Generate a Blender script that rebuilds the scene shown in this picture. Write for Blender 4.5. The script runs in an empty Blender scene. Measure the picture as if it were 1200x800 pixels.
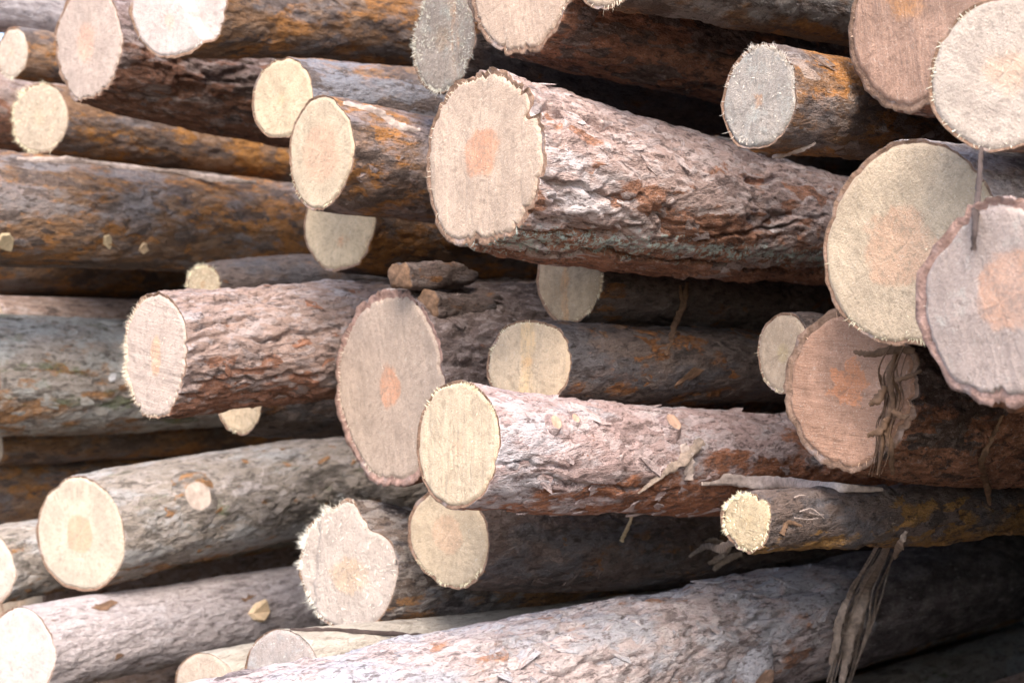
import bpy, bmesh, math, random
import numpy as np
from mathutils import Vector, Matrix

S = bpy.context.scene
COL = S.collection
RAD = math.radians

# ------------------------------------------------------------------ camera
CAMZ = 1.05                      # eye height above the ground
FPX = 1750.0                     # focal length in photograph pixels (photograph 1200 x 800)
cam_d = bpy.data.cameras.new('camera')
cam = bpy.data.objects.new('camera', cam_d)
COL.objects.link(cam)
cam.location = (0, 0, CAMZ)
cam.rotation_euler = (RAD(90), 0, 0)
cam_d.sensor_width = 36.0
cam_d.lens = FPX / 1200.0 * 36.0
cam_d.clip_start = 0.05
cam_d.clip_end = 500.0
cam_d.dof.use_dof = True
cam_d.dof.focus_distance = 2.2
cam_d.dof.aperture_fstop = 5.6
S.camera = cam

# ------------------------------------------------------------------ light
SUN_EL, SUN_AZ = RAD(48), RAD(176)      # azimuth measured from +Y towards +X
w = bpy.data.worlds.new('World')
S.world = w
w.use_nodes = True
nt = w.node_tree
sky = nt.nodes.new('ShaderNodeTexSky')
sky.sky_type = 'NISHITA'
sky.sun_disc = False
sky.sun_elevation = SUN_EL
sky.sun_rotation = SUN_AZ
sky.dust_density = 3.0
sky.air_density = 1.0
bg = nt.nodes['Background']
bg.inputs['Strength'].default_value = 0.15
nt.links.new(sky.outputs['Color'], bg.inputs['Color'])
sun_d = bpy.data.lights.new('sun', 'SUN')
sun_d.energy = 1.0
sun_d.angle = RAD(35)
sun_d.color = (1.0, 0.90, 0.76)
sun = bpy.data.objects.new('sun', sun_d)
COL.objects.link(sun)
sd = Vector((math.cos(SUN_EL) * math.sin(SUN_AZ), math.cos(SUN_EL) * math.cos(SUN_AZ), math.sin(SUN_EL)))
sun.rotation_euler = sd.to_track_quat('Z', 'Y').to_euler()
sun.location = (-2, -3, 5)

S.view_settings.view_transform = 'Standard'
S.view_settings.look = 'None'
S.view_settings.gamma = 1.0
S.view_settings.exposure = 1.86
S.render.engine = 'CYCLES'
S.cycles.max_bounces = 5
S.cycles.diffuse_bounces = 4

# ------------------------------------------------------------------ numpy noise
def _h(ix, iy, iz, seed):
    n = (ix.astype(np.int64) * 374761393 + iy.astype(np.int64) * 668265263 + iz.astype(np.int64) * 2147483647 + seed * 974634541) & 0xFFFFFFFF
    n = ((n ^ (n >> 13)) * 1274126177) & 0xFFFFFFFF
    n = ((n ^ (n >> 16)) * 2246822519) & 0xFFFFFFFF
    n = n ^ (n >> 15)
    return (n & 0xFFFFFF) / float(0xFFFFFF)

def vnoise(x, y, z, seed=0):
    ix, iy, iz = np.floor(x), np.floor(y), np.floor(z)
    fx, fy, fz = x - ix, y - iy, z - iz
    fx, fy, fz = fx*fx*(3-2*fx), fy*fy*(3-2*fy), fz*fz*(3-2*fz)
    def c(a, b, d): return _h(ix + a, iy + b, iz + d, seed)
    x00 = c(0,0,0)*(1-fx) + c(1,0,0)*fx; x10 = c(0,1,0)*(1-fx) + c(1,1,0)*fx
    x01 = c(0,0,1)*(1-fx) + c(1,0,1)*fx; x11 = c(0,1,1)*(1-fx) + c(1,1,1)*fx
    return ((x00*(1-fy) + x10*fy)*(1-fz) + (x01*(1-fy) + x11*fy)*fz) * 2 - 1

def fbm(x, y, z, oct=4, seed=0):
    a, s, t = 1.0, 0.0, 0.0
    for o in range(oct):
        s = s + a * vnoise(x*2**o, y*2**o, z*2**o, seed + o*17); t += a; a *= 0.5
    return s / t

def worley(x, y, ny, seed=0):
    """cellular noise, periodic in y with period ny: F1, F2, random id of the cell"""
    ix, iy = np.floor(x), np.floor(y)
    f1 = np.full(x.shape, 9.0); f2 = np.full(x.shape, 9.0); idr = np.zeros(x.shape)
    for a in (-1, 0, 1):
        for b in (-1, 0, 1):
            cx, cy = ix + a, iy + b
            cyp = np.mod(cy, ny)
            px = cx + _h(cx, cyp, cx*0, seed); py = cy + _h(cx, cyp, cx*0, seed + 5)
            d = np.hypot(px - x, py - y)
            rid = _h(cx, cyp, cx*0, seed + 9)
            near = d < f1
            f2 = np.where(near, f1, np.minimum(f2, d)); idr = np.where(near, rid, idr); f1 = np.where(near, d, f1)
    return f1, f2, idr

def sstep(a, b, x):
    t = np.clip((x - a) / (b - a), 0, 1); return t*t*(3-2*t)

# ------------------------------------------------------------------ object helpers
def link(name, me, parent=None, mats=()):
    o = bpy.data.objects.new(name, me); COL.objects.link(o)
    if parent is not None: o.parent = parent
    if me is not None:
        for m in mats: me.materials.append(m)
    return o

def tag(o, label=None, cat=None, group=None, kind=None):
    if label: o['label'] = label
    if cat: o['category'] = cat
    if group: o['group'] = group
    if kind: o['kind'] = kind
    return o

def mesh(name, V, Fc, smooth=True, matidx=None, attrs=None):
    me = bpy.data.meshes.new(name)
    V = np.asarray(V, dtype=np.float32)
    if isinstance(Fc, np.ndarray):
        me.vertices.add(len(V)); me.vertices.foreach_set('co', V.ravel())
        nf, k = Fc.shape
        me.loops.add(nf * k); me.loops.foreach_set('vertex_index', Fc.astype(np.int32).ravel())
        me.polygons.add(nf)
        me.polygons.foreach_set('loop_start', np.arange(0, nf*k, k, dtype=np.int32))
        me.update(calc_edges=True)
    else:
        me.from_pydata([tuple(map(float, v)) for v in V], [], Fc)
    nf = len(me.polygons)
    me.polygons.foreach_set('use_smooth', np.full(nf, smooth, dtype=bool))
    if matidx is not None: me.polygons.foreach_set('material_index', np.asarray(matidx, dtype=np.int32))
    if attrs:
        for k, a in attrs.items():
            at = me.attributes.new(k, 'FLOAT', 'POINT'); at.data.foreach_set('value', np.asarray(a, dtype=np.float32))
    me.validate(); me.update()
    return me

# ------------------------------------------------------------------ material helpers
class G:
    """a small shader graph writer"""
    def __init__(s, name):
        s.m = bpy.data.materials.new(name); s.m.use_nodes = True
        s.t = s.m.node_tree; s.b = s.t.nodes['Principled BSDF']
    def n(s, t, **kw):
        o = s.t.nodes.new('ShaderNode' + t)
        for k, v in kw.items(): setattr(o, k, v)
        return o
    def put(s, sock, v):
        if isinstance(v, bpy.types.NodeSocket): s.t.links.new(v, sock)
        elif isinstance(v, (tuple, list)) and len(v) == 3 and sock.type == 'RGBA': sock.default_value = (*v, 1)
        else: sock.default_value = v
    def math(s, op, a, b=0.0, c=0.0, clamp=False):
        o = s.n('Math', operation=op); o.use_clamp = clamp
        s.put(o.inputs[0], a); s.put(o.inputs[1], b); s.put(o.inputs[2], c); return o.outputs[0]
    def vm(s, op, a, b=(0, 0, 0)):
        o = s.n('VectorMath', operation=op); s.put(o.inputs[0], a)
        if op == 'SCALE': s.put(o.inputs['Scale'], b)
        else: s.put(o.inputs[1], b)
        return o.outputs['Value'] if op in ('LENGTH', 'DOT_PRODUCT') else o.outputs[0]
    def mix(s, f, a, b, mode='MIX'):
        o = s.n('Mix', data_type='RGBA', blend_type=mode); s.put(o.inputs[0], f); s.put(o.inputs[6], a); s.put(o.inputs[7], b); return o.outputs[2]
    def noise(s, vec, scale, detail=4.0, rough=0.55, dist=0.0, out='Fac'):
        o = s.n('TexNoise'); s.put(o.inputs['Vector'], vec); o.inputs['Scale'].default_value = scale
        o.inputs['Detail'].default_value = detail; o.inputs['Roughness'].default_value = rough; o.inputs['Distortion'].default_value = dist
        return o.outputs[out]
    def vor(s, vec, scale, feat='F1', rand=1.0, out='Distance'):
        o = s.n('TexVoronoi', feature=feat); s.put(o.inputs['Vector'], vec); o.inputs['Scale'].default_value = scale
        o.inputs['Randomness'].default_value = rand; return o.outputs[out]
    def ss(s, x, a, b):
        o = s.n('MapRange', interpolation_type='SMOOTHSTEP'); s.put(o.inputs[0], x); o.inputs[1].default_value = a; o.inputs[2].default_value = b; return o.outputs[0]
    def ramp(s, f, stops):
        o = s.n('ValToRGB'); s.put(o.inputs[0], f); e = o.color_ramp.elements
        while len(e) < len(stops): e.new(0.5)
        for i, (p, c) in enumerate(stops): e[i].position = p; e[i].color = (*c, 1)
        return o.outputs[0]
    def sep(s, v):
        o = s.n('SeparateXYZ'); s.put(o.inputs[0], v); return o.outputs
    def comb(s, x, y, z):
        o = s.n('CombineXYZ'); s.put(o.inputs[0], x); s.put(o.inputs[1], y); s.put(o.inputs[2], z); return o.outputs[0]
    def obj(s): return s.n('TexCoord').outputs['Object']
    def attr(s, name):
        o = s.n('Attribute'); o.attribute_name = name; return o.outputs['Fac']
    def done(s, col, rough=0.85, height=None, dist=0.003, strength=1.0, spec=0.25):
        s.put(s.b.inputs['Base Color'], col); s.put(s.b.inputs['Roughness'], rough)
        s.b.inputs['Specular IOR Level'].default_value = spec
        if height is not None:
            o = s.n('Bump'); o.inputs['Strength'].default_value = strength; o.inputs['Distance'].default_value = dist
            s.put(o.inputs['Height'], height); s.put(s.b.inputs['Normal'], o.outputs[0])
        return s.m

def bark_material(name, dark, mid, light, under, amt_light=0.5, amt_under=0.35, under_low=0.0, flake=60.0, stretch=0.4,
                  film=None, film_amt=0.0, green=0.0, lichen=0.0, swap=None, blot=0.0, off=0.0, rough=0.88, R=0.1, bump=1.0):
    """dark = old cracked bark, mid = its body, light = weathered outer scales, under = fresh reddish bark laid bare.
    under_low > 0 lets the bare patches gather on the scraped lower flank."""
    g = G(name)
    p0 = g.obj()
    p = g.vm('ADD', g.vm('MULTIPLY', p0, (stretch, 1, 1)), (off*3.1, off*1.7, off*2.3))
    wv = g.vm('SCALE', g.vm('SUBTRACT', g.noise(p, 26, 3, out='Color'), (.5, .5, .5)), 0.035)
    q = g.vm('ADD', p, wv)
    plate = g.attr('plate'); edge = g.attr('edge')
    v1 = g.n('TexVoronoi', feature='F1'); g.put(v1.inputs['Vector'], q); v1.inputs['Scale'].default_value = flake
    vr = g.sep(v1.outputs['Color'])
    q2 = g.vm('ADD', p, g.vm('SCALE', wv, 0.6))
    v2 = g.n('TexVoronoi', feature='F1'); g.put(v2.inputs['Vector'], q2); v2.inputs['Scale'].default_value = flake * 2.3
    vr2 = g.sep(v2.outputs['Color'])
    big = g.noise(p, 7, 3, .6)
    midn = g.noise(p, 34, 4, .65)
    fine = g.noise(p0, 260, 2, .7)
    grain = g.noise(g.vm('ADD', g.vm('MULTIPLY', p0, (.3, 1, 1)), g.vm('SCALE', wv, .35)), 85, 4, .78)
    pits = g.noise(g.vm('ADD', g.vm('MULTIPLY', p0, (.45, 1, 1)), (4, 4, 4)), 190, 3, .8)
    t = g.math('ADD', g.math('MULTIPLY', big, .52), g.math('ADD', g.math('MULTIPLY', midn, .36), g.math('ADD', g.math('MULTIPLY', vr[0], .14), g.math('MULTIPLY', plate, .26))))
    t = g.math('SUBTRACT', t, .07)
    # t is about 0.35 .. 0.85
    base = g.ramp(t, [(.34, dark), (.50, mid), (.60 + .18 * (1 - amt_light), mid), (.70 + .2 * (1 - amt_light), light)])
    base = g.mix(g.math('MULTIPLY', g.ss(vr2[1], .55, .8), .45 * amt_light + .1), base, light)
    base = g.mix(g.math('MULTIPLY', g.ss(vr2[0], .66, .84), .22), base, dark)
    u = g.noise(g.vm('ADD', p, (5.3, 1.1, 7.7)), 11, 5, .62)
    zl = g.math('MULTIPLY', g.sep(p0)[2], -under_low / R)
    um = g.math('ADD', g.math('ADD', u, zl), g.math('MULTIPLY', g.math('SUBTRACT', vr[1], .5), .22))
    um = g.ss(um, .74 - .42 * amt_under, .80 - .42 * amt_under)
    ucol = g.mix(g.ss(g.noise(p, 60, 5, .7), .35, .68), tuple(c * .55 for c in under), under)
    base = g.mix(um, base, ucol)
    if film:
        fm = g.ss(g.noise(g.vm('ADD', p, (2.3, 8.1, 3.7)), 9, 6, .7), .62 - .3 * film_amt, .72 - .3 * film_amt)
        base = g.mix(g.math('MULTIPLY', fm, .8), base, film)
    if blot:
        bm_ = g.ss(g.noise(g.vm('ADD', p, (1.3, 6.1, 2.7)), 16, 5, .7), .66 - .3 * blot, .70 - .3 * blot)
        base = g.mix(g.math('MULTIPLY', bm_, .85), base, g.mix(vr2[2], dark, tuple(c * 1.9 for c in dark)))
    if green:
        gm = g.ss(g.noise(g.vm('ADD', p, (7.3, 2.1, 9.7)), 14, 5, .7), .66 - .2*green, .76 - .2*green)
        base = g.mix(g.math('MULTIPLY', gm, .7), base, (.10, .13, .05))
    if lichen:
        lz = g.sep(p0)[2]
        lm = g.ss(g.math('SUBTRACT', g.noise(p0, 80, 4, .8), g.math('ABSOLUTE', g.math('MULTIPLY', g.math('ADD', lz, R * .82), 1.0 / R))), .45, .51)
        base = g.mix(g.math('MULTIPLY', lm, lichen), base, (.52, .62, .58))
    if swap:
        s0, c1, c2 = swap  # darker palette farther along the log, part of it shade mixed into the colour
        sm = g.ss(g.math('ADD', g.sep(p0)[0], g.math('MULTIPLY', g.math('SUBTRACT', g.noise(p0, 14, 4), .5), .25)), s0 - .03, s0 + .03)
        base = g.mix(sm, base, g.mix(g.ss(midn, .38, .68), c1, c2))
    # hue drift and fine speckle
    base = g.mix(g.math('MULTIPLY', g.ss(fine, .56, .72), .35), base, light)
    base = g.mix(g.math('MULTIPLY', g.ss(grain, .47, .37), .78), base, dark)
    base = g.mix(g.math('MULTIPLY', g.ss(grain, .58, .68), .35), base, light)
    base = g.mix(g.math('MULTIPLY', g.ss(pits, .45, .33), .5), base, dark)
    hgt = g.math('ADD', g.math('MULTIPLY', vr[2], .5), g.math('ADD', g.math('MULTIPLY', vr2[2], .3), g.math('ADD', g.math('ADD', g.math('MULTIPLY', grain, 1.5), g.math('MULTIPLY', pits, .7)), g.math('MULTIPLY', midn, .9))))
    return g.done(base, rough, hgt, .0060 * bump, 1.0)

def inner_bark_material(name, col, off=0.0):
    g = G(name); p = g.vm('ADD', g.obj(), (off, off, off))
    n1 = g.noise(p, 60, 6, .7); n2 = g.noise(p, 25, 3)
    c = g.ramp(n1, [(.3, tuple(x*.45 for x in col)), (.5, col), (.7, tuple(min(1, x*1.35 + .05) for x in col))])
    c = g.mix(g.math('MULTIPLY', g.ss(n2, .55, .7), .5), c, (.45, .38, .37))
    return g.done(c, .9, g.math('ADD', n1, g.noise(p, 200, 4, .7)), .004)

def wood_material(name, R, sap, heart, hr=.3, hx=0., hz=0., hsoft=.06, hasp=1., hwarp=.12, star=0., grey=.2, greycol=(.40,.38,.35),
                  kerf=90., kerf_amt=.5, streak=None, off=0., rough_relief=1.0, hmix=1.0, ring=.5):
    """sawn end of a log: sapwood, heartwood, growth rings, chain marks, grey mould and dust"""
    g = G(name)
    p0 = g.obj()
    x, y, z = g.sep(p0)
    f = g.comb(0.0, g.math('DIVIDE', y, R), g.math('DIVIDE', z, R))           # unit disc, +y is to the viewer's left
    fo = g.vm('ADD', f, (off, off*.7, off*1.3))
    wv = g.vm('SCALE', g.vm('SUBTRACT', g.noise(fo, 3.2, 5, .62, out='Color'), (.5, .5, .5)), hwarp * 1.6 + .05)
    c = g.vm('SUBTRACT', g.vm('ADD', f, wv), (0, -hx, hz))
    c = g.vm('MULTIPLY', c, (1, hasp, 1))
    _, cy_, cz_ = g.sep(c)
    r = g.vm('LENGTH', g.comb(0.0, cy_, cz_))
    rs = r
    if star:
        a = g.math('ARCTAN2', cz_, cy_)
        rs = g.math('SUBTRACT', r, g.math('MULTIPLY', g.math('COSINE', g.math('MULTIPLY', g.math('ADD', a, .6), 5.0)), star))
    hm = g.math('SUBTRACT', 1.0, g.ss(rs, hr - hsoft, hr + hsoft))
    hm = g.math('MULTIPLY', hm, hmix)
    rn = g.noise(fo, 3.5, 4)
    ringw = g.math('SINE', g.math('ADD', g.math('MULTIPLY', r, 150.0 if R > .09 else 110.0), g.math('MULTIPLY', rn, 14.0)))
    ca, sa = math.cos(RAD(kerf)), math.sin(RAD(kerf))
    along = g.math('ADD', g.math('MULTIPLY', y, ca), g.math('MULTIPLY', z, sa))
    acr = g.math('SUBTRACT', g.math('MULTIPLY', z, ca), g.math('MULTIPLY', y, sa))
    kv = g.comb(off, g.math('MULTIPLY', along, .09), acr)
    k1 = g.noise(kv, 210, 4, .7)
    k2 = g.noise(g.comb(off, g.math('MULTIPLY', along, .16), acr), 55, 4, .6)
    mot = g.noise(fo, 2.2, 6, .65)
    fine = g.noise(p0, 420, 3, .7)
    fuzz = g.noise(p0, 140, 5, .75)
    sap = (sap[0] * .80, sap[1] * .70, sap[2] * .70); heart = (heart[0] * .80, heart[1] * .745, heart[2] * .74)
    saplo = tuple(v * .72 for v in sap)
    ang = g.math('ARCTAN2', cz_, cy_)
    rays = g.noise(g.comb(g.math('MULTIPLY', g.math('SINE', ang), 3.0), g.math('MULTIPLY', g.math('COSINE', ang), 3.0), g.math('MULTIPLY', r, .5)), 5.0, 4, .75)
    grit = g.noise(p0, 75, 4, .8)
    band = g.noise(g.comb(off, g.math('MULTIPLY', along, .05), acr), 22, 2, .5)
    col = g.mix(g.ss(mot, .3, .7), saplo, sap)
    col = g.mix(hm, col, g.mix(g.ss(rn, .3, .7), tuple(v * .82 for v in heart), heart))
    if streak:
        sx, sw_, sc = streak
        sm = g.ss(g.math('ABSOLUTE', g.math('ADD', g.math('ADD', g.math('DIVIDE', y, R), sx), g.math('MULTIPLY', g.math('SUBTRACT', mot, .5), .35))), sw_, sw_ * .45)
        col = g.mix(g.math('MULTIPLY', g.math('MULTIPLY', sm, g.ss(k2, .34, .62)), .62), col, sc)
    col = g.mix(g.math('MULTIPLY', g.ss(ringw, .2, 1.0), .55 * ring), col, tuple(v * .70 for v in sap))
    col = g.mix(g.math('MULTIPLY', g.ss(k1, .5, .72), .35 * kerf_amt), col, tuple(v * .5 for v in sap))
    col = g.mix(g.math('MULTIPLY', g.ss(k2, .52, .74), .45 * kerf_amt), col, tuple(min(1, v * 1.1 + .03) for v in sap))
    gm = g.ss(g.noise(g.vm('ADD', fo, (3, 3, 3)), 3.0, 7, .72), .72 - .45 * grey, .90 - .45 * grey)
    col = g.mix(g.math('MULTIPLY', gm, .75), col, greycol)
    col = g.mix(g.math('MULTIPLY', g.ss(fine, .56, .72), .45), col, (.76, .71, .62))
    col = g.mix(g.math('MULTIPLY', g.ss(fuzz, .49, .30), .55), col, tuple(v * .50 for v in sap))
    col = g.mix(g.math('MULTIPLY', g.ss(rays, .50, .72), .40), col, tuple(v * .62 for v in sap))
    col = g.mix(g.math('MULTIPLY', g.ss(band, .54, .66), .30 * kerf_amt + .06), col, tuple(min(1, v * 1.12 + .02) for v in sap))
    col = g.mix(g.math('MULTIPLY', g.ss(grit, .50, .34), .58), col, tuple(v * .52 for v in sap))
    col = g.mix(g.math('MULTIPLY', g.ss(grit, .60, .74), .35), col, (.70, .65, .57))
    h = g.math('ADD', g.math('MULTIPLY', k1, .7 * kerf_amt + .15), g.math('ADD', g.math('MULTIPLY', k2, .8 * kerf_amt), g.math('ADD', g.math('MULTIPLY', fuzz, .8), g.math('MULTIPLY', fine, .35))))
    return g.done(col, .8, h, .0035 * rough_relief, .9, .2)

def plain_material(name, col, vary=.35, scale=60., stretch=(1, 1, 1), rough=.85, bump=.002):
    g = G(name); p = g.vm('MULTIPLY', g.obj(), stretch)
    n = g.noise(p, scale, 5, .65)
    c = g.ramp(n, [(.3, tuple(x * (1 - vary) for x in col)), (.55, col), (.75, tuple(min(1, x * (1 + vary)) for x in col))])
    return g.done(c, rough, n, bump)

# ------------------------------------------------------------------ where the logs lie
POS = {  # key: face centre (x, y, z from the eye), radius, sideways / upward drift, taper per metre, skew of the saw cut in degrees
    'A': (-0.0457, 2.2831, 0.2779, 0.1487, -0.001, -0.096, 0.2, 5.0),
    'B': (-0.3454, 2.6986, 0.3408, 0.1064, -0.0, -0.036, 0.06, 3.3),
    'C': (-0.4348, 2.8181, 0.4573, 0.0821, 0.001, 0.106, 0.05, -7.7),
    'D': (-0.3593, 3.0973, 0.2442, 0.1097, -0.002, -0.026, 0.05, -5.8),
    'E': (-0.9351, 3.2794, 0.6521, 0.1349, -0.002, -0.125, 0.08, -4.6),
    'F': (-1.1698, 3.6885, 0.5522, 0.0927, -0.002, -0.057, 0.05, -18.0),
    'G': (-1.2487, 3.729, 0.7202, 0.0703, -0.0, -0.006, 0.05, -5.6),
    'H': (-0.6885, 3.035, 0.685, 0.1145, 0.002, 0.145, 0.08, -18.0),
    'I': (-1.3167, 3.4392, 0.3144, 0.1415, 0.001, -0.004, 0.06, -18.0),
    'J': (-1.4142, 3.7497, -0.09, 0.1671, 0.0, -0.012, 0.05, -18.0),
    'K': (-1.5837, 4.3992, 0.1383, 0.1106, 0.0, 0.041, 0.02, -16.8),
    'L': (-0.6658, 2.7807, -0.0286, 0.1255, 0.0, 0.099, -0.06, 2.1),
    'M': (-0.2297, 2.7914, -0.0829, 0.1914, -0.001, 0.104, 0.15, 6.8),
    'N': (0.0244, 2.5141, -0.0359, 0.0805, 0.001, -0.034, 0.05, -18.0),
    'O': (0.106, 2.6895, 0.1107, 0.0845, -0.001, -0.041, 0.05, -4.9),
    'P': (-0.0842, 2.2667, -0.1567, 0.0997, 0.001, -0.141, -0.04, 2.4),
    'Q': (-0.116, 2.6709, -0.348, 0.0962, -0.002, -0.174, 0.05, -7.5),
    'R': (-0.3157, 2.8335, -0.4307, 0.1231, -0.0, -0.095, 0.06, -15.0),
    'S': (-1.0008, 3.4543, -0.4461, 0.1401, -0.001, 0.133, 0.08, -14.9),
    'T': (-1.2768, 3.6156, -0.5496, 0.0992, -0.001, 0.095, 0.05, -18.0),
    'U': (-1.0864, 3.3007, -0.6865, 0.1018, -0.0, 0.024, 0.05, -18.0),
    'V': (-0.612, 2.9751, -0.6902, 0.0748, -0.0, 0.012, 0.05, -18.0),
    'W': (-0.3974, 2.5757, -0.5696, 0.0765, 0.002, -0.096, 0.05, -18.0),
    'X': (-0.4407, 2.0844, -0.6015, 0.1334, 0.002, 0.01, 0.02, -18.0),
    'Y': (0.3271, 2.0743, -0.2489, 0.0474, 0.0, -0.083, -0.35, -0.6),
    'Z': (0.475, 2.1046, -0.0661, 0.1203, -0.0, -0.174, 0.1, 2.6),
    'AA': (0.5093, 1.9292, 0.1257, 0.1378, 0.0, 0.056, 0.08, 1.9),
    'BB': (0.5269, 1.6121, 0.0405, 0.1216, 0.001, -0.074, 0.08, 13.5),
    'CC': (0.5709, 1.7284, 0.3111, 0.0958, 0.001, 0.037, 0.05, -7.2),
    'DD': (0.5303, 1.966, 0.4269, 0.1292, -0.0, -0.0, 0.1, 17.0),
    'EE': (0.3395, 2.0556, 0.3359, 0.0764, 0.001, 0.041, 0.05, 10.3),
    'FF': (0.0137, 2.3947, 0.5816, 0.13, -0.001, -0.033, 0.08, 2.3),
    'GG': (-0.1238, 2.6427, 0.5361, 0.1027, 0.0, 0.008, 0.05, 7.3),
    'HH': (0.1469, 2.2356, 0.5621, 0.0741, 0.002, 0.101, 0.05, 0.4),
    'II': (0.4164, 2.2918, -0.0183, 0.0655, -0.0, -0.009, 0.05, 16.5),
    'JJ': (-0.6061, 3.3147, -0.1326, 0.0796, 0.0, -0.091, 0.03, -6.2),
    'KK': (-1.5838, 4.3306, -0.4009, 0.1039, -0.0, 0.001, 0.03, -18.0),
    'LL': (-0.7253, 3.4967, 0.13390000000000002, 0.052, -0.0, 0.141, 0.03, -18.0),
    'MM': (-1.4658, 4.0079, 0.9276, 0.0916, 0.0, 0.026, 0.03, -18.0),
}
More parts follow.
